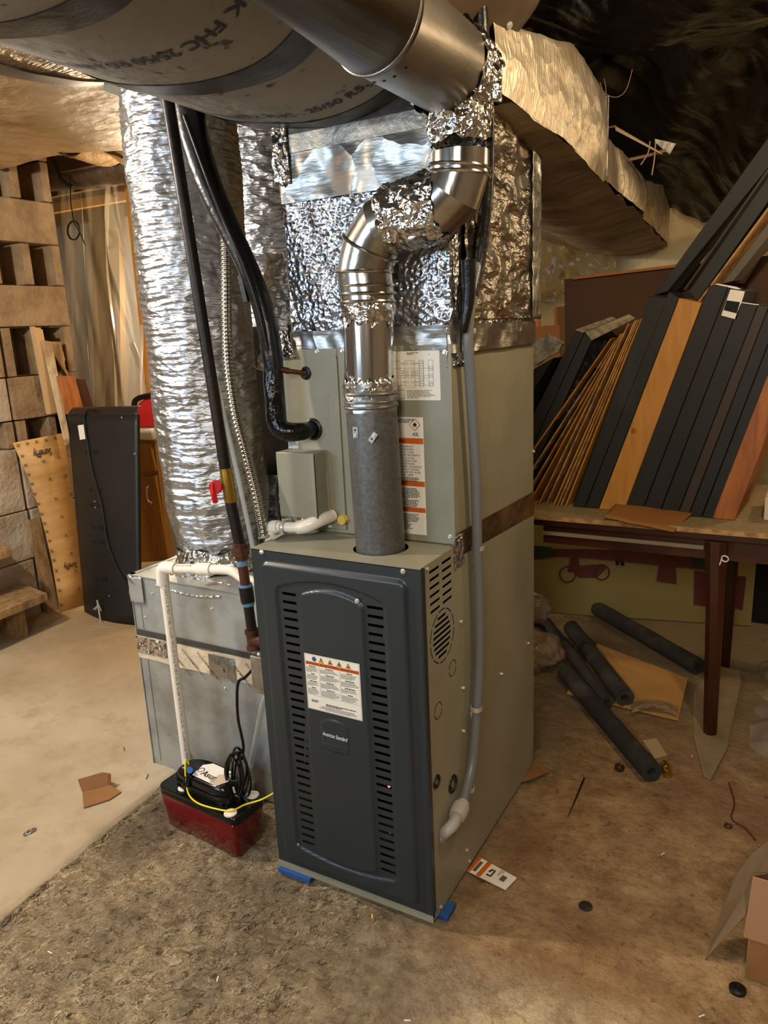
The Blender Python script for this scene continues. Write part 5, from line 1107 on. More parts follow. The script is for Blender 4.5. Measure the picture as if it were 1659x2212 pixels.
# poster board behind the table
pY = 2.02
def PP(u, v): 
    return AY(u, v, 2.02 + 0.0) if False else AZ(u, v, 0.0)
p_bl, p_br = AZ(1170, 1322, 0.004), AZ(1622, 1352, 0.004)
pdir = (p_br - p_bl).normalized(); pup = V(0, 0.12, 0.99).normalized()
p_bl = p_bl - pdir * 0.55; plen_ = (p_br - p_bl).length
po_ = MB().quadslab(p_bl, p_br, p_br + pup * 0.62, p_bl + pup * 0.62, V(0, 0.012, 0)).build('picture_board', m_poster)
tag(po_, 'large yellowish picture board with dark red shapes leaning behind the table', 'picture')
pn = pdir.cross(pup).normalized()
if pn.y > 0: pn = -pn
def on_poster(u, v, off=0.001):
    d = ray(u, v); t = (p_bl - CAM_LOC).dot(pn) / d.dot(pn); return CAM_LOC + d * t + pn * off
def pshape(pts, mat, nm='painted_shape', off=0.0012): return MB().prism([on_poster(u, v, off) for u, v in pts], pn * 0.001).build(nm, mat, po_)
pshape([(1150, 1185), (1420, 1188), (1515, 1196), (1515, 1230), (1430, 1222), (1290, 1208), (1250, 1205), (1150, 1200)], m_posterred)
pshape([(1150, 1178), (1192, 1182), (1196, 1204), (1150, 1208)], m_postergreen, off=0.003); pshape([(1495, 1200), (1525, 1202), (1528, 1232), (1500, 1228)], m_postergreen, off=0.003)
pshape([(1423, 1220), (1460, 1224), (1462, 1262), (1418, 1256)], m_posterred); pshape([(1500, 1232), (1526, 1236), (1524, 1310), (1498, 1306)], m_posterred); pshape([(1572, 1240), (1612, 1246), (1604, 1318), (1580, 1312), (1576, 1290)], m_posterred); 
pshape([(1330, 1195), (1346, 1197), (1349, 1222), (1342, 1222), (1338, 1210), (1336, 1222), (1330, 1220)], m_dark)
sc_ = MB(); 
for (u, v, R_) in ((1226, 1240, 17), (1300, 1236, 16)):
    pts = [on_poster(u + R_ * math.cos(a), v + R_ * math.sin(a), 0.003) for a in fr(0, 2 * math.pi, 24)[:-1]]; sc_.tube(pts + [pts[0]], 0.004, 5, cap=False)
sc_.build('painted_wheels', m_posterred, po_)
pshape([(1232, 1205), (1250, 1204), (1252, 1222), (1300, 1218), (1310, 1228), (1290, 1248), (1250, 1248), (1238, 1236), (1226, 1236)], m_posterred, 'painted_scooter')
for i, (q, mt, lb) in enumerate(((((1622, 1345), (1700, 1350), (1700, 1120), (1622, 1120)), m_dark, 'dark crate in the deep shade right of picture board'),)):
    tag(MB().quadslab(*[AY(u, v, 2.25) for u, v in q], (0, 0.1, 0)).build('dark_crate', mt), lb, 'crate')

# foam tubes on the floor
GF = 'foam pipe insulation tubes on the floor'
def foam(p0, p1, r, label, cap0=True):
    p0, p1 = Vector(p0), Vector(p1); o = thing('foam_tube', label, 'foam tube', tuple((p0 + p1) / 2 - V(0, 0, r)), GF)
    mb = MB(); d = (p1 - p0).normalized(); n_ = 40; u = d.orthogonal().normalized(); w_ = d.cross(u)
    nr = 14; ri = r * 0.42; prof = [(p0, ri)] + [(p0.lerp(p1, i / nr), r) for i in range(nr + 1)] + [(p1, ri), (p1 - d * 0.06, ri * 0.95)]
    prof = [(p0 + d * 0.06, ri * 0.95)] + prof
    for k, (c, rad) in enumerate(prof):
        for i in range(24):
            a = 2 * math.pi * i / 24; j = V(0, 0, 0)
            if 2 <= k < 3 + nr: j = V(0, 0, 0.0025 * noise.noise(c * 8))
            mb.v.append(c + (u * math.cos(a) + w_ * math.sin(a)) * rad + j)
    for k in range(len(prof) - 1):
        for i in range(24): a = k * 24 + i; b = k * 24 + (i + 1) % 24; mb.f.append((a, b, b + 24, a + 24))
    mb.f.append(tuple(reversed(range(24)))); mb.f.append(tuple((len(prof) - 1) * 24 + i for i in range(24)))
    mb.build('foam_sleeve', m_foam, o, smooth=50); return o
foam(AZ(1222, 1453, 0.034), AZ(1408, 1668, 0.034), 0.033, 'nearest grey foam tube with its hollow end toward the viewer')
foam(AZ(1234, 1356, 0.045), AZ(1350, 1508, 0.045), 0.034, 'short thick foam tube lying on the plywood piece')
foam(AZ(1180, 1345, 0.06), AZ(1312, 1516, 0.034), 0.024, 'thin dark foam tube between two thicker ones')
foam(AZ(1290, 1314, 0.034), AZ(1508, 1440, 0.034), 0.034, 'long dark foam tube pointing at the table leg')
tag(MB().quadslab(AZ(1225, 1500, 0.006), AZ(1465, 1558, 0.006), AZ(1486, 1470, 0.006), AZ(1290, 1395, 0.006), (0, 0, 0.010)).build('plywood_offcut', m_ply, bevel=0.001), 'plywood offcut on the floor beneath the foam tubes', 'plywood')
pk = MB().grid(lambda a_, b_: AZ(1364 + 100 * a_, 1540 - 24 * b_ + 10 * a_ - 10 * math.sin(a_ * 3), 0.02 + 0.03 * math.sin(a_ * math.pi) * math.sin(b_ * math.pi) + 0.004 * nz3((a_, b_, 0), 7)), 24, 10)
tag(pk.build('plastic_pouch', m_bagclear, solid=0.001, smooth=60), 'small clear plastic pouch on the plywood offcut', 'pouch')
def blob(name, c, s_, mat, label, cat, seed, amp=0.18, n_=36):
    mb = MB(); 
    for j in range(n_ // 2 + 1):
        for i in range(n_):
            th = math.pi * j / (n_ // 2); ph = 2 * math.pi * i / n_; d = V(math.sin(th) * math.cos(ph), math.sin(th) * math.sin(ph), math.cos(th))
            k = 1 + amp * noise.noise(d * 2.2 + Vector((seed, 0, 0))) + amp * 0.4 * noise.noise(d * 6 + Vector((seed, 0, 3)))
            p = V(d.x * s_[0], d.y * s_[1], d.z * s_[2]) * k + Vector(c); p.z = max(p.z, 0.002); mb.v.append(p)
    for j in range(n_ // 2):
        for i in range(n_): a_ = j * n_ + i; b_ = j * n_ + (i + 1) % n_; mb.f.append((a_, b_, b_ + n_, a_ + n_))
    return tag(mb.build(name, mat, smooth=60), label, cat)
c = AY(1150, 1328, 1.56); blob('plastic_bag', (c.x - 0.02, c.y, 0.19), (0.09, 0.09, 0.07), m_bagwhite, 'white plastic bag bulging out behind the furnace', 'bag', 3)
blob('plastic_bag', (0.215, 1.42, 0.075), (0.12, 0.12, 0.075), m_bagclear, 'brownish clear plastic bag on the floor behind the furnace', 'bag', 5)
blob('dark_roll', (0.16, 1.50, 0.10), (0.08, 0.10, 0.05), m_foam, 'dark rubber piece inside the clear plastic bag', 'rubber', 9, 0.1)
# low concrete pad, rubble and footing by the table leg
pad = [AZ(u, v, 0.0) for u, v in ((1535, 1690), (1572, 1620), (1602, 1480), (1600, 1455), (1540, 1440), (1500, 1500), (1497, 1590), (1520, 1680))]
mb = MB().prism([(p.x, p.y, 0.0) for p in pad], (0, 0, 0.012)); 
struct(mb, 'trim_1', m_dirt, bevel=0.004)
mb = MB().grid(lambda a_, b_: V(1.03 + 1.5 * a_, 1.05 + 1.3 * b_, max(-0.01, (0.16 * sm(0, 0.12, a_) + 0.05 * noise.fractal(Vector((a_ * 12, b_ * 10, 0)), 1, 2, 4)) * sm(0, 0.10, b_) - 0.01)), 70, 70)
struct(mb, 'trim_2', m_rubble, smooth=180)

# floor litter on the right
m_ = MB(); m_.ring(AZ(1522, 1442, 0.006), (0, 0, 1), 0.022, 0.005, 28, 8); m_.disc(AZ(1522, 1442, 0.001), (0, 0, 1), 0.020, 0.004, 24); tag(m_.build('round_cap', m_black), 'small round black cap on the floor beside the near table leg', 'cap')
def ft(name, mb, mat, label, cat, group=None, **k): return tag(mb.build(name, mat, **k), label, cat, group)
c = AZ(1338, 1664, 0.0); m_ = MB(); m_.ring(c + V(0, 0, 0.010), (0.2, 0.1, 1), 0.010, 0.005, 24, 8, 1.8); ft('pipe_nut', m_, M('dull_brass', '#54422a', 0.4, 0.7), 'dull metal nut on the floor left of the foam tube end', 'nut')
bf = thing('brass_fitting', 'small brass pipe fitting beside the end of the nearest foam tube', 'fitting', tuple(AZ(1440, 1670, 0.0)))
a_ = AZ(1434, 1648, 0.014); b_ = AZ(1443, 1672, 0.014); MB().tube([a_, a_.lerp(b_, .3), a_.lerp(b_, .35), a_.lerp(b_, .6), a_.lerp(b_, .65), b_], [0.011, 0.011, 0.014, 0.014, 0.012, 0.012], 12).build('fitting_body', m_brass, bf, smooth=30); MB().ring(b_, (b_ - a_), 0.010, 0.003, 20, 6).build('fitting_rim', m_brass, bf)
ft('paper_scrap', MB().quadslab(AZ(1388, 1600, .003), AZ(1414, 1640, .003), AZ(1441, 1632, .003), AZ(1418, 1596, .003), (0, 0, .002)), m_pale, 'pale square paper scrap behind the nearest foam tube', 'paper')
tw_ = MB(); tw_.tube([AZ(1262, 1681, .004), AZ(1246, 1720, .004), AZ(1228, 1762, .004)], [0.003, 0.0028, 0.001], 6); ft('twig', tw_, m_iron, 'dark thin twig on the floor right of the furnace', 'twig')
tw_ = MB(); tw_.tube([AZ(1574, 1690, .003), AZ(1586, 1735, .003), AZ(1580, 1768, .003), AZ(1610, 1790, .003), AZ(1632, 1815, .003)], 0.0018, 6, smooth=5); ft('wire_scrap', tw_, m_rust, 'bent rusty wire on the floor at the right', 'wire')
m_ = MB(); m_.ring(AZ(1573, 1784, .004), (0, 0, 1), 0.0085, 0.0028, 20, 6); ft('rusty_ring', m_, m_rust, 'small rusty ring lying on the floor at the right', 'ring')
c = AZ(1265, 1958, 0.001); m_ = MB(); m_.tube([c, c + V(0, 0, .002), c + V(0, 0, .004)], [0.0165, 0.0160, 0.008], 24); ft('dark_disc', m_, M('slug_grey', '#34322e', 0.5, 0.5, bumps=[('noise', 80, 0.4)]), 'flat dark metal slug on the brown floor', 'disc')
c = AZ(1593, 2141, 0.0); pg = thing('rubber_plug', 'black round rubber plug on the floor at lower right', 'plug', tuple(c)); MB().tube([c + V(0, 0, .001), c + V(0, 0, .007), c + V(0, 0, .009)], [0.0165, 0.0170, 0.014], 32).build('plug_body', m_black, pg); MB().ring(c + V(0, 0, .009), (0, 0, 1), 0.0075, 0.002, 24, 6).build('plug_rim', m_blackgloss, pg)
m_ = MB().quadslab(AZ(1128, 1690, .006), AZ(1158, 1680, .02), AZ(1188, 1668, .006), AZ(1152, 1640, .004), (0, 0, .003)); ft('cardboard_scrap', m_, m_card, 'torn cardboard scrap at the back corner of the furnace', 'cardboard')
# package card
cc4 = [AZ(u, v, 0.004) for u, v in ((1009, 1882), (1092, 1923), (1117, 1897), (1036, 1852))]
card = MB().quadslab(*cc4, (0, 0, 0.0012)).build('package_card', m_white); tag(card, 'white and orange hardware package card on the floor beside the furnace', 'card')
def onc(s_, t, h=0.0062): return (cc4[0].lerp(cc4[1], s_)).lerp(cc4[3].lerp(cc4[2], s_), t) + V(0, 0, h - 0.004)
def cq(s0, s1, t0, t1, mat, nm): MB().quadslab(onc(s0, t0), onc(s1, t0), onc(s1, t1), onc(s0, t1), (0, 0, .0003)).build(nm, mat, card)
cq(0.0, 0.07, 0.0, 1.0, m_orange, 'orange_stripe'); cq(0.23, 0.34, 0.0, 1.0, m_orange, 'orange_stripe'); cq(0.09, 0.17, 0.15, 0.8, m_greyboard, 'grey_patch'); cq(0.72, 0.84, 0.35, 0.7, m_greyboard, 'grey_patch')
m_ = MB(); m_.tube([onc(0.42, 0.3), onc(0.52, 0.3), onc(0.52, 0.7), onc(0.46, 0.7), onc(0.42, 0.5)], 0.0022, 6); m_.build('printed_clamp', m_print, card)
m_ = MB(); dashes(m_, onc(0.60, 0.95), (cc4[0] - cc4[3]), (cc4[1] - cc4[0]) * -1, 0.030, 0.012, 3, 3, fill=0.3); m_.build('small_print', m_print, card)
# cardboard box at the lower right
c0, c1 = AZ(1607, 2085, 0), AZ(1760, 2190, 0)
bxx = thing('cardboard_box', 'open cardboard box at the lower right edge of photo', 'box', tuple(c0))
bx_w = 0.40; X0 = c0.x
yf = 0.158; b0 = AY(1608, 2126, yf); fz = AY(1610, 2012, yf); tz_ = AY(1627, 1887, yf); X0 = b0.x
m_ = MB(); m_.box(X0, X0 + bx_w, yf, yf + 0.30, 0.001, fz.z); m_.build('box_body', m_card, bxx, bevel=0.002)
MB().quadslab(V(fz.x - 0.003, yf - 0.004, fz.z - 0.012), V(X0 + bx_w, yf - 0.004, fz.z - 0.012), V(X0 + bx_w, yf - 0.012, tz_.z - 0.01), V(tz_.x, yf - 0.012, tz_.z), (0, 0.004, 0)).build('folded_flap', M('cardboard_light', '#a9805c', 0.75), bxx)
q = [AZ(1524, 2074, 0.001)] + [AY(u, v, y_) for u, v, y_ in ((1570, 2020, 0.19), (1612, 1976, 0.20), (1627, 1890, 0.21), (1700, 1880, 0.24), (1700, 1800, 0.27), (1660, 1815, 0.26), (1625, 1842, 0.25), (1590, 1888, 0.23), (1562, 1960, 0.21), (1538, 2036, 0.195))]
m_ = MB(); cen = sum(q, Vector()) / len(q); m_.add([cen] + q, [(0, i + 1, (i + 1) % len(q) + 1) for i in range(len(q))]); m_.build('standing_flap', M('cardboard_grey', '#7a6143', 0.75), bxx, solid=0.004, smooth=0)
# things hung near the ceiling on the right
m_ = MB(); m_.quadslab(AY(1328, 272, 1.3), AY(1424, 328, 1.3), AY(1428, 333, 1.3), AY(1330, 282, 1.3), (0.004, 0.012, 0)); ft('hanging_batten', m_, M('batten_pale', '#b59a7a', 0.6), 'thin pale batten hanging beside the foil trunk', 'batten')
m_ = MB(); m_.tube([AY(1310, 277, 1.3), AY(1330, 272, 1.3)], 0.003, 6); ft('hanging_stick', m_, M('batten_brown', '#8a6c4a', 0.6), 'short thin brown stick at the upper end of the pale batten', 'stick'); m_ = MB(); m_.tube([AY(1360, 345, 1.32), AY(1400, 336, 1.32), AY(1438, 325, 1.32)], 0.005, 6); ft('hanging_stick', m_, M('batten_brown', '#8a6c4a', 0.6), 'thin brown stick crossing under the pale batten', 'stick')
m_ = MB(); m_.grid(lambda s_, t: AY(1415 + 45 * s_ - 14 * t * s_, 300 + 10 * s_ + t * (8 + 16 * s_), 1.35 + 0.01 * math.sin(s_ * 9)), 12, 6); ft('foil_scrap', m_, m_bagwhite, 'small pale foil scrap hanging from the black sheeting', 'scrap', solid=0.001)
for k, pts in enumerate((((1404, 305), (1400, 330), (1384, 356)), ((1416, 305), (1414, 340), (1408, 378)), ((1305, 170), (1309, 200), (1306, 280)), ((1296, 178), (1306, 200), (1330, 210), (1352, 195), (1366, 150)))):
    m_ = MB(); m_.tube([AY(u, v, 1.3) for u, v in pts], 0.002 if k < 2 else 0.0012, 5, smooth=5)
    ft('hanging_wire', m_, M('wire_pale2', '#a8896a', 0.6), ('short pale wire below the batten, left one', 'short pale wire below the batten, right one', 'thin wire hanging straight along the foil trunk', 'looped wire under the black sheeting')[k], 'wire', 'loose wires near the foil trunk')

# black plastic sheeting
def drape(name, c4, label, cat, mat, fold, sag, seed, nu=80, nv=60, smooth=180, kind=None, solid=0.0):
    c4 = [Vector(p) for p in c4]; n_ = (c4[1] - c4[0]).cross(c4[3] - c4[0]).normalized()
    def f(a_, b_):
        p = (c4[0].lerp(c4[1], a_)).lerp(c4[3].lerp(c4[2], a_), b_); k = noise.noise(Vector((a_ * 3 + seed, b_ * 3, 0)))
        d = fold * (noise.noise(Vector((a_ * 3.5 + b_ * 2 + seed, b_ * 1.2 - a_, 1))) + 0.35 * abs(noise.noise(Vector((a_ * 9 - b_ * 5, b_ * 3 + seed, 2)))))
        return p + n_ * d + V(0, 0, -sag * math.sin(math.pi * a_) * math.sin(math.pi * min(1, b_)))
    return tag(MB().grid(f, nu, nv).build(name, mat, smooth=smooth, solid=solid), label, cat)
drape('plastic_sheet', (AY(1070, -60, 0.95), AY(1800, -60, 0.75), AY(1800, -10, 1.15), AY(1215, 168, 1.35)), 'black plastic sheet sagging under the ceiling, nearest the viewer', 'sheet', m_poly, 0.035, 0.05, 2)
drape('plastic_sheet', (AY(1215, 130, 1.30), AY(1800, 60, 1.1), AY(1800, 480, 2.35), AY(1330, 455, 2.38)), 'crumpled black plastic sheet hanging behind down to the back wall', 'sheet', m_poly, 0.10, 0.02, 6)
drape('plastic_sheet', (V(0.62, 0.3, 2.20), V(2.7, -0.4, 2.20), V(2.7, 2.4, 2.20), V(0.3, 2.4, 2.20)), 'dark plastic sheet stapled under the joists above the others', 'sheet', m_poly, 0.04, 0.02, 11)
drape('wall_film', (AY(1150, 478, 2.40), AY(1330, 545, 2.40), AY(1330, 640, 2.42), AY(1150, 655, 2.42)), 'yellowed translucent film stuck on mouldy back wall', 'film', M('yellow_film', '#c2ab6a', 0.2, alpha=0.45, bumps=[('wavey', 6, 0.3)]), 0.02, 0, 14)

# ================================================================== LEFT SIDE
# wall of dry stacked hollow blocks, its face toward +x
WX, WYE = -2.32, 1.425
pil = thing('block_wall', 'low lit wall of dry stacked hollow concrete blocks at far left', 'wall', (WX, 0.6, 0))
zt = [AX(*q, WX).z for q in ((102, 350), (111, 437), (126, 530), (140, 618), (150, 704), (165, 803), (170, 890), (172, 945), (176, 1072), (180, 1172))]
def solid_block(y1, z0, z1, seed, w_=0.40, j=0.006):
    r = random.Random(seed); m_ = MB(); m_.box(WX - 0.2, WX + r.uniform(-j, j), y1 - w_ + 0.004, y1 - 0.002 + r.uniform(-j, j), z0 + 0.002, z1 - 0.002 + r.uniform(-j / 3, 0)); return m_
def hollow_block(y1, z0, z1, seed, w_=0.39):
    r = random.Random(seed); m_ = MB(); x1 = WX + r.uniform(-0.010, 0.006); x0 = x1 - 0.19; t = 0.038; y0 = y1 - w_; ym = (y0 + y1) / 2
    m_.box(x0, x0 + 0.03, y0, y1, z0, z1)
    for a_, b_ in ((y0, y0 + t), (ym - t / 2, ym + t / 2), (y1 - t, y1)):
        c_ = (a_ + b_) / 2; h_ = t / 2 + 0.004; g_ = t / 2 + 0.012
        m_.hexa([(x0, c_ - g_, z0 + .002), (x1, c_ - h_, z0 + .002), (x1, c_ + h_, z0 + .002), (x0, c_ + g_, z0 + .002), (x0, c_ - g_, z1 - .004), (x1, c_ - h_, z1 - .004), (x1, c_ + h_, z1 - .004), (x0, c_ + g_, z1 - .004)])
    return m_
edges = [2.455] + zt + [0.0]
for i in range(len(edges) - 1):
    z1, z0 = edges[i], edges[i + 1]; off = rnd.uniform(-0.008, 0.012)
    for k in range(3 if i < 9 else 4):
        if i in (1, 3, 5, 7): hollow_block(WYE - 0.40 * k + off - 0.02 * (k > 0), z0, z1, i * 5 + k).build('hollow_block', m_block, pil, bevel=0.004, smooth=0)
        else: solid_block(WYE - 0.41 * k + off, z0, z1, i * 9 + k).build('concrete_block', m_blockpale if i >= 8 or (i == 6 and k) else m_block, pil, bevel=0.006, smooth=0)
# stairs
stp = thing('wooden_steps', 'rough wooden steps at the lower left beside the block wall', 'steps', (-2.15, 0.6, 0))
MB().quadslab(V(-2.30, 0.10, 0.165), V(-1.985, 0.10, 0.165), V(-2.03, 0.845, 0.165), V(-2.30, 0.90, 0.165), (0, 0, 0.04)).build('tread', m_woodold, stp, bevel=0.003)
MB().quadslab(V(-2.30, 0.10, 0.405), V(-2.11, 0.10, 0.405), V(-2.12, 0.76, 0.405), V(-2.30, 0.80, 0.405), (0, 0, 0.04)).build('tread', m_woodold, stp, bevel=0.003)
MB().box(-2.20, -2.10, 0.70, 0.76, 0.001, 0.165).build('support_post', m_woodold, stp); MB().box(-2.28, -2.20, 0.60, 0.64, 0.205, 0.405).build('support_post', m_woodold, stp)
# boards leaning on the wall
def lean(name, px, xb, xt, mat, label, cat, t=0.012, z0=0.002):
    bl, br, tr, tl = px; P = [AX(*bl, xb), AX(*br, xb), AX(*tr, xt), AX(*tl, xt)]
    if z0 is not None: P[0], P[1] = AZ(*bl, z0), AZ(*br, z0)
    return tag(MB().quadslab(*P, (-t, 0, 0)).build(name, mat), label, cat), P
def curved_ply():
    bl, br = AZ(130, 1324, 0.003), AZ(186, 1306, 0.003); m_ = MB(); L0 = [(130, 1324), (122, 1270), (113, 1215), (98, 1150), (80, 1085), (58, 1025), (28, 957)]; R0 = [(186, 1306), (178, 1260), (172, 1210), (166, 1150), (158, 1085), (150, 1020), (138, 935)]
    n_ = len(L0); F_ = []
    for i, (l, r) in enumerate(zip(L0, R0)):
        k = i / (n_ - 1); F_.append((AX(*l, bl.x * (1 - k) - 2.305 * k), AX(*r, br.x * (1 - k) - 2.305 * k)) if i else (bl, br))
    for a_, b_ in F_: m_.v += [a_, b_]
    for a_, b_ in F_: m_.v += [a_ + V(-0.008, 0.003, 0), b_ + V(-0.008, 0.003, 0)]
    k = 2 * n_
    for i in range(n_ - 1):
        a_ = 2 * i; m_.f += [(a_, a_ + 1, a_ + 3, a_ + 2), (k + a_ + 2, k + a_ + 3, k + a_ + 1, k + a_), (a_, a_ + 2, k + a_ + 2, k + a_), (a_ + 1, k + a_ + 1, k + a_ + 3, a_ + 3)]
    m_.f += [(0, k, k + 1, 1), (k - 2, k - 1, 2 * k - 1, 2 * k - 2)]
    o = m_.build('plywood_sheet', m_ply, smooth=180); tag(o, 'bowed plywood sheet with printed crosses leaning on the block wall', 'plywood')
    def at(u, v, off=0.005):
        k_ = n_ - 2
        for i in range(n_ - 1):
            if L0[i + 1][1] <= v: k_ = i; break
        A0, B0, A1, B1 = F_[k_][0], F_[k_][1], F_[k_ + 1][0], F_[k_ + 1][1]; nn = (B0 - A0).cross(A1 - A0).normalized()
        if nn.x < 0: nn = -nn
        d = ray(u, v); t = (A0 - CAM_LOC).dot(nn) / d.dot(nn); return CAM_LOC + d * t + nn * off, nn
    for u, v, sz in ((109, 968, 0.052), (165, 1214, 0.046)):
        p, nn = at(u, v); p2, _ = at(u - 40, v + 7); xd = (p2 - p); wd = xd.length; xd.normalize(); yd = nn.cross(xd).normalized()
        if yd.z > 0: yd = -yd
        s_ = 'SurePly' if u < 150 else 'SurePly'
        text('stamped_print', s_, sz, m_print, o, p, xd, yd, width=wd * (1.0 if u < 150 else 0.72), ext=0.0, bold=0.0006)
    cr = MB(); pts = [(37 + 20 * i, 962 - 4 * i) for i in range(5)] + [(46, 985), (53, 1005), (60, 1025), (67, 1045), (73, 1067), (81, 1088), (88, 1110), (94, 1130), (99, 1148), (105, 1168), (110, 1190), (115, 1210), (120, 1232), (124, 1252), (127, 1275), (92, 996), (127, 988), (107, 1035), (141, 1028), (119, 1077), (153, 1067), (132, 1116), (142, 1157), (153, 1195), (163, 1234), (170, 1272), (131, 1306)]
    for u, v in pts:
        for a_, b_ in (((-3, -3), (3, 3)), ((-3, 3), (3, -3))): cr.tube([at(u + a_[0], v + a_[1])[0], at(u + b_[0], v + b_[1])[0]], 0.0012, 4)
    cr.build('printed_crosses', m_print, o)
curved_ply()
lean('narrow_board', ((104, 1326), (128, 1318), (86, 1117), (62, 1124)), -2.28, -2.312, m_woodold, 'narrow brown board leaning left of the plywood sheet', 'board', 0.015)
lean('splintered_board', ((108, 895), (128, 890), (92, 712), (72, 705)), -2.28, -2.28, M('splinter_pale', '#b89568', 0.7), 'splintered pale board end standing against the block wall', 'board', 0.03, None)
lean('white_lath', ((143, 962), (152, 955), (112, 738), (92, 735)), -2.24, -2.27, M('painted_lath', '#c0ac88', 0.6, vary=('#8f7350', 7, 0.45, 0.6)), 'whitish painted lath leaning in front of the block wall', 'lath', 0.012, None)
lean('wood_offcut', ((150, 895), (182, 890), (162, 812), (125, 812)), -2.22, -2.25, m_woodred, 'orange brown wood offcut behind the black metal cover', 'board', 0.04, None)
lean('wood_offcut', ((182, 890), (203, 884), (184, 820), (165, 818)), -2.24, -2.27, m_mahog, 'dark brown wood offcut behind the black metal cover', 'board', 0.04, None)
lean('brown_board', ((150, 820), (146, 818), (132, 738), (100, 738)), -2.30, -2.30, m_woodold, 'flat brown board piece beside the splintered board', 'board', 0.02, None)
# black metal panel
bp0, bp1 = AZ(182, 1322, 0.003), AZ(302, 1352, 0.003); bp0.y = 1.10; 
pt0, pt1 = AY(146, 898, 1.235), AY(297, 896, 1.235)
bpn = thing('black_metal_cover', 'tall black sheet metal cover with folded top leaning beside plywood', 'panel', tuple((bp0 + bp1) / 2))
def bpf(a_, b_):
    p = (bp0.lerp(bp1, a_)).lerp(pt0.lerp(pt1, a_), b_); bow = 0.035 * math.sin(math.pi * a_); p = p + V(0, -bow * (1 - 0.6 * b_), 0)
    return p
MB().grid(bpf, 24, 20).build('panel_face', m_blackpanel, bpn, smooth=180, solid=0.003)
MB().grid(lambda a_, b_: bpf(a_, 1.0) + V(-0.03 * a_ * b_, 0.06 * b_ + 0.02 * b_ * math.sin(math.pi * a_), 0.035 * b_ + 0.012 * math.sin(math.pi * b_)), 24, 6).build('folded_top', m_blackpanel, bpn, smooth=180, solid=0.003)
m_ = MB(); m_.quadslab(bp0, bp0 + V(0, 0.015, 0), pt0 + V(0, 0.015, 0), pt0, (0.002, 0, 0)); m_.quadslab(bp1, bp1 + V(0, 0.015, 0), pt1 + V(0, 0.015, 0), pt1, (-0.002, 0, 0)); m_.build('panel_flange', m_blackpanel, bpn)
def onbp(u, v, off=-0.010):
    best = None; d = ray(u, v); t = ((bp0 - CAM_LOC).dot(V(0, 1, -0.11))) / d.dot(V(0, 1, -0.11)); p = CAM_LOC + d * t
    for it in range(3):
        a_ = (p.x - bp0.x) / (bp1.x - bp0.x); b_ = p.z / 1.05; a_ = max(0, min(1, a_)); b_ = max(0, min(1, b_)); q = bpf(a_, b_); t = (q.y + off - CAM_LOC.y) / d.y; p = CAM_LOC + d * t
    return p
for v0 in (976, 1059, 1091, 1139, 1171, 1251):
    m_ = MB(); us = (184, 187, 192, 200, 204, 208) if v0 < 1000 else (192 + (v0 - 1059) * 0.07, 196 + (v0 - 1059) * 0.07, 206 + (v0 - 1059) * 0.07, 210 + (v0 - 1059) * 0.07, 214 + (v0 - 1059) * 0.07)
    for u in us: a_ = onbp(u, v0 - 4); b_ = onbp(u + 0.5, v0 + 4); m_.quadslab(a_, a_ + V(0.005, 0, 0), b_ + V(0.005, 0, 0), b_, (0, -0.0006, 0))
    m_.build('slot_row', m_dark, bpn)
m_ = MB().quadslab(onbp(168, 919), onbp(181, 917), onbp(186, 948), onbp(173, 950), (0, -0.001, 0)); m_.build('white_tag', m_white, bpn)
for u, v in ((263, 902), (291, 980), (205, 1083), (206, 1096), (236, 1287)): MB().disc(onbp(u, v), (0, -1, 0), 0.004, 0.002, 10).build('rivet', m_steel, bpn)
m_ = MB(); m_.tube([onbp(207, 887, -0.012), onbp(192, 886, -0.015), onbp(184, 895, -0.012), onbp(183, 915, -0.01), onbp(190, 965, -0.01), onbp(200, 1020, -0.01), onbp(217, 1080, -0.01), onbp(226, 1130, -0.01), onbp(232, 1170, -0.01), onbp(252, 1225, -0.01), onbp(282, 1275, -0.012), onbp(298, 1300, -0.012)], 0.006, 8, smooth=6)
tag(m_.build('black_cable', m_black), 'black cable hanging down the face of the black metal cover', 'cable')
m_ = MB(); base = AZ(218, 1345, 0.003)
m_.tube([base, base + V(-0.004, 0, 0.12)], 0.0045, 8)
for dx in (-0.03, 0.028, -0.014): m_.tube([base + V(-0.004, 0, 0.10 + dx * 0.3), base + V(dx, -0.01, 0.07)], 0.003, 6)
m_.tube([base + V(-0.03, -0.05, 0), base + V(0.14, -0.02, 0)], 0.003, 6)
tag(m_.build('wire_bracket', m_steel), 'thin silvery wire bracket standing before the black metal cover', 'bracket')
# cabinet with oak doors
kb = thing('kitchen_cabinet', 'oak fronted base cabinet with white top behind the flex duct', 'cabinet', tuple(AZ(372, 1205, 0)))
ky = 1.72; kq = lambda u, v, d=0.0: AY(u, v, ky + d)
MB().quadslab(kq(292, 1216), kq(366, 1210), kq(330, 945), kq(292, 948), (0, 0.03, 0)).build('oak_front', m_oak, kb)
for nm, q4 in (('drawer_front', ((304, 1020), (336, 1018), (324, 958), (300, 958))), ('cabinet_door', ((312, 1210), (362, 1205), (335, 1028), (304, 1030)))):
    dd = MB().quadslab(*[kq(*p, -0.018) for p in q4], (0, 0.02, 0)).build(nm, m_oak, kb, bevel=0.004)
    if nm == 'cabinet_door':
        MB().tube([kq(321, 1050, -0.025), kq(317, 1056, -0.045), kq(319, 1080, -0.045), kq(327, 1086, -0.04), kq(327, 1090, -0.022)], 0.005, 8, smooth=4).build('handle', m_steel, dd)
MB().quadslab(kq(366, 1210, 0.0), kq(396, 1180, 0.3), kq(346, 928, 0.3), kq(332, 945, 0.0), (0, 0.01, 0)).build('side_panel', m_beige, kb)
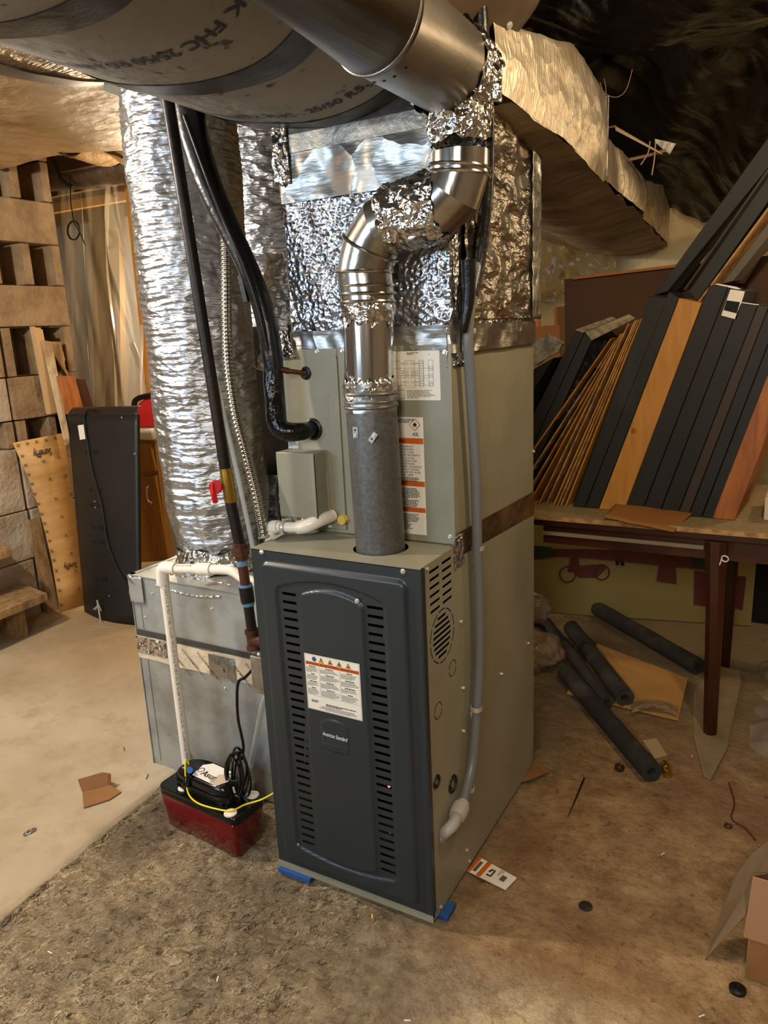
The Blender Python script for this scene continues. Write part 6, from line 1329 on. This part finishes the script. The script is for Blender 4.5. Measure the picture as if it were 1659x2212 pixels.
m_ = MB(); m_.quadslab(kq(292, 950, -0.03), kq(330, 952, -0.03), kq(328, 926, -0.03), kq(292, 926, -0.03), (0, 0.40, 0)); m_.build('white_top', m_counter, kb, bevel=0.01)
bg = MB(); bgc = [kq(293, 926), kq(342, 922), kq(341, 872), kq(333, 866), kq(318, 858), kq(300, 868), kq(293, 880)]
bg.prism(bgc, (0, 0.22, 0)); bgo = tag(bg.build('tool_bag', m_bag, bevel=0.012), 'bright red and black bag lying on the white cabinet top', 'bag')
m_ = MB(); m_.tube([kq(290, 880, -0.01), kq(292, 866, -0.01), kq(306, 858, -0.01), kq(334, 854, -0.01), kq(342, 866, -0.01)], 0.016, 8, smooth=4); m_.build('black_trim', m_black, bgo)
# plastic curtain, stud frame and the room behind it
cy0 = 2.05; ctl, ctr, cbr, cbl = AY(96, 402, cy0), AY(275, 396, cy0), AY(332, 905, cy0 - 0.1), AY(140, 905, cy0 - 0.1)
def cur(a_, b_):
    p = (ctl.lerp(ctr, a_)).lerp(cbl.lerp(cbr, a_), b_); s_ = a_ + 0.25 * (1 - b_) * (a_ - 0.5)
    f = 0.030 * math.sin(a_ * 21 + b_ * 3.0) * (0.4 + a_) + 0.018 * math.sin(a_ * 55 - b_ * 6) * a_ + 0.02 * noise.noise(Vector((a_ * 5, b_ * 2, 0))) + 0.010 * abs(noise.noise(Vector((a_ * 16 + b_ * 5, b_ * 1.2, 3))))
    return p + V(0.02 * math.sin(b_ * 8 + a_ * 3) * a_, f, 0)
tag(MB().grid(cur, 150, 60).build('plastic_curtain', m_curtain, smooth=180), 'translucent plastic curtain hanging in folds beside the block wall', 'curtain')
stt = thing('wall_stud', 'tall orange wooden stud at right edge of plastic curtain', 'stud', tuple(AY(340, 1000, 2.0)))
MB().quadslab(AY(336, 1030, 1.95), AY(346, 1030, 1.95), AY(284, 392, 2.0), AY(268, 392, 2.0), (-0.02, 0.09, 0)).build('stud_face', m_wood, stt)
tag(MB().quadslab(AY(100, 462, 2.16), AY(285, 430, 2.16), AY(285, 410, 2.16), AY(100, 442, 2.16), (0, 0.04, 0)).build('header_beam', m_wood), 'horizontal wooden beam behind the plastic curtain', 'beam')
tag(MB().quadslab(AY(205, 905, 2.5), AY(262, 905, 2.5), AY(256, 440, 2.5), AY(196, 440, 2.5), (0, 0.05, 0)).build('brown_upright', M('brown_upright', '#5a4226', 0.8)), 'dim brown upright standing behind the plastic curtain', 'post')
drape('house_wrap', (AY(60, 420, 3.0), AY(330, 400, 3.0), AY(400, 1100, 3.0), AY(100, 1100, 3.0)), 'pale grey sheet in the space behind the curtain', 'sheet', M('pale_sheet', '#a8a198', 0.7, vary=('#8e8fa0', 2, 0.5, 0.7)), 0.06, 0, 17)
m_ = MB(); pa, pb = AY(284, 742, 2.12), AY(318, 822, 2.12); m_.tube([pa, pb + (pb - pa) * (-(pb.z - 0.02) / (pb.z - pa.z))], 0.02, 8); tag(m_.build('grey_pole', m_greyboard), 'leaning grey pole behind the orange stud', 'pole')
bd = thing('dark_duct', 'dark dusty round duct crossing above plastic curtain', 'duct', tuple(AY(190, 370, 1.75)))
MB().tube([AY(90, 378, 1.72), AY(190, 368, 1.75), AY(300, 352, 1.85)], 0.088, 28, smooth=5).build('duct_body', M('dusty_duct', '#5b4836', 0.45, 0.4, vary=('#3a2c20', 7, 0.4, 0.65), bumps=[('noise', 20, 0.3)]), bd)
m_ = MB(); m_.tube([AY(151, 380, 1.66), AY(153, 440, 1.63), AY(160, 480, 1.6)], 0.003, 6); 
for k in range(2): m_.tube([AY(160 + 13 * math.cos(t) - 2 * k, 498 + 20 * math.sin(t), 1.6 + 0.01 * k) for t in fr(0.3 + k, 6.4 + k, 20)], 0.003, 6)
m_.tube([AY(160, 482, 1.6), AY(172, 500, 1.6), AY(184, 530, 1.6)], 0.003, 6); tag(m_.build('wire_loop', m_iron), 'thin wire tied in a loop hanging before the curtain', 'wire')
m_ = MB(); m_.tube([AY(108, 300, 1.55), AY(112, 335, 1.55), AY(122, 360, 1.55), AY(135, 390, 1.55), AY(158, 405, 1.55)], 0.009, 8, smooth=4); tag(m_.build('black_hose', m_black), 'short black hose drooping beside the block wall top', 'hose')
# dusty sheet under the joists and the wrapped branch duct
drape('dusty_sheet', (V(-2.30, -1.6, 2.22), V(-0.15, -1.6, 2.22), V(-0.15, 1.50, 2.19), V(-2.30, 1.12, 2.19)), 'tan dusty plastic sheet stapled under the joists at left', 'sheet', m_dusty, 0.05, 0.07, 21, 90, 70)
drape('dusty_sheet', (AY(-60, 300, 0.95), AY(150, 330, 1.18), AY(280, 352, 1.5), AY(280, 310, 1.5)), 'furry torn edge of the dusty sheet above dark duct', 'sheet', m_dusty, 0.05, 0.03, 25, 60, 20)
br = thing('branch_duct', 'foil wrapped branch duct leaving the trunk toward the left', 'duct', (-0.6, 0.3, 2.1))
def brf(a_, b_):
    x = -0.17 - 0.62 * b_; an = math.pi * a_; y = 0.06 - 0.42 * math.cos(an); z = 2.20 - 0.135 * math.sin(an) ** 0.7
    q = V(x, y, z); return q + V(0, 0, 0.014 * nz3(q, 7, 2) - 0.03 * (1 - b_) * 0)
MB().grid(brf, 50, 50).build('foil_wrap', M('dusty_foil', '#b39c7c', 0.35, 0.6, vary=('#7e6244', 4, 0.4, 0.7), bumps=[('noise', 24, 0.8, (1, 3, 1)), ('crumple', 10, 0.3)]), br, smooth=180)
def brt(a_, b_): p = brf(a_, 0.86 + 0.10 * b_); return p + V(0, 0, -0.006)
MB().grid(brt, 50, 6).build('tape_band', M('band_grey', '#6f6557', 0.4, 0.4), br, smooth=180)
tag(MB().quadslab(AY(222, 195, 0.34), AY(258, 208, 0.34), AY(260, 165, 0.34), AY(228, 160, 0.34), (0, 0.02, 0)).build('hanger_plate', M('plate_olive', '#4b4a38', 0.6)), 'small dark plate between the branch duct and flex duct', 'plate')

# litter on the left floor
q4 = [AZ(180, 1744, 0.008), AZ(236, 1728, 0.008), AZ(262, 1714, 0.008), AZ(240, 1690, 0.008), AZ(178, 1712, 0.008)]
cs = thing('cardboard_scrap', 'folded torn cardboard scrap on the pale floor left of the pump', 'cardboard', tuple(q4[0]))
f0, f1 = AZ(178, 1713, 0.02), AZ(238, 1697, 0.02)
MB().prism([AZ(181, 1746, 0.006), AZ(236, 1729, 0.006), AZ(262, 1712, 0.006), f1, f0], (0, 0, 0.003)).build('lower_half', m_card, cs)
MB().prism([f0, f1, AX(238, 1672, f1.x - 0.01), AX(220, 1669, f1.x - 0.05), AX(168, 1684, f0.x - 0.01)], (0.0, 0.003, 0)).build('upper_half', m_card, cs)
m_ = MB().prism([AZ(236, 1737, 0.002), AZ(275, 1724, 0.002), AZ(300, 1722, 0.002), AZ(268, 1715, 0.002), AZ(240, 1712, 0.002)], (0, 0, 0.0015)); ft('wood_chip', m_, M('damp_brown', '#8a6a42', 0.8), 'flat brown scrap beside the folded cardboard', 'scrap')
m_ = MB().grid(lambda a_, b_: AZ(50 + 28 * a_, 1803 - 14 * a_ - 9 * (b_ - .5) * math.sin(math.pi * (0.1 + 0.8 * a_)), 0.008 + 0.004 * nz3((a_, b_, 0), 4)), 10, 6); ft('foil_scrap', m_, m_foil, 'crumpled silver foil scrap on the pale floor at left', 'scrap', solid=0.001)
r5 = random.Random(12)
spots_ = [(205, 1705, '#7c4e2a')]
lit = [(392, 1826, 'tiny white chip on the rough floor below the pump'), (804, 1980, 'small yellow wire scrap in front of the furnace'), (470, 2115, 'small white paper shred near the bottom edge'), (880, 2205, 'white shred at the bottom edge of photo'), (108, 2058, 'thin pale shred on the rough floor at left'), (1432, 1845, 'shiny fleck on the brown floor right of the furnace'), (1516, 2195, 'pale flake near the rubber plug'), (268, 1618, 'thin grey sliver on the pale floor beside return box'), (318, 1678, 'second grey sliver nearer the return box corner'), (1495, 1633, 'white flake beside the concrete pad')]
for i, (u, v, lb) in enumerate(lit):
    c = AZ(u, v, 0.010 if u < 1000 and v > 1750 else 0.005); a_ = r5.uniform(0, 3.1); s_ = 0.007 if i not in (7, 8) else 0.014
    d = V(math.cos(a_), math.sin(a_), 0); e = V(-d.y, d.x, 0); m_ = MB().quadslab(c - d * s_ - e * .0012, c + d * s_ - e * .0012, c + d * s_ * .9 + e * .0014, c - d * s_ + e * .0014, (0, 0, .0015))
    ft('litter_scrap', m_, m_yellow if i == 1 else (m_greyboard if i in (7, 8) else m_white), lb, 'scrap', 'loose scraps on the floor')
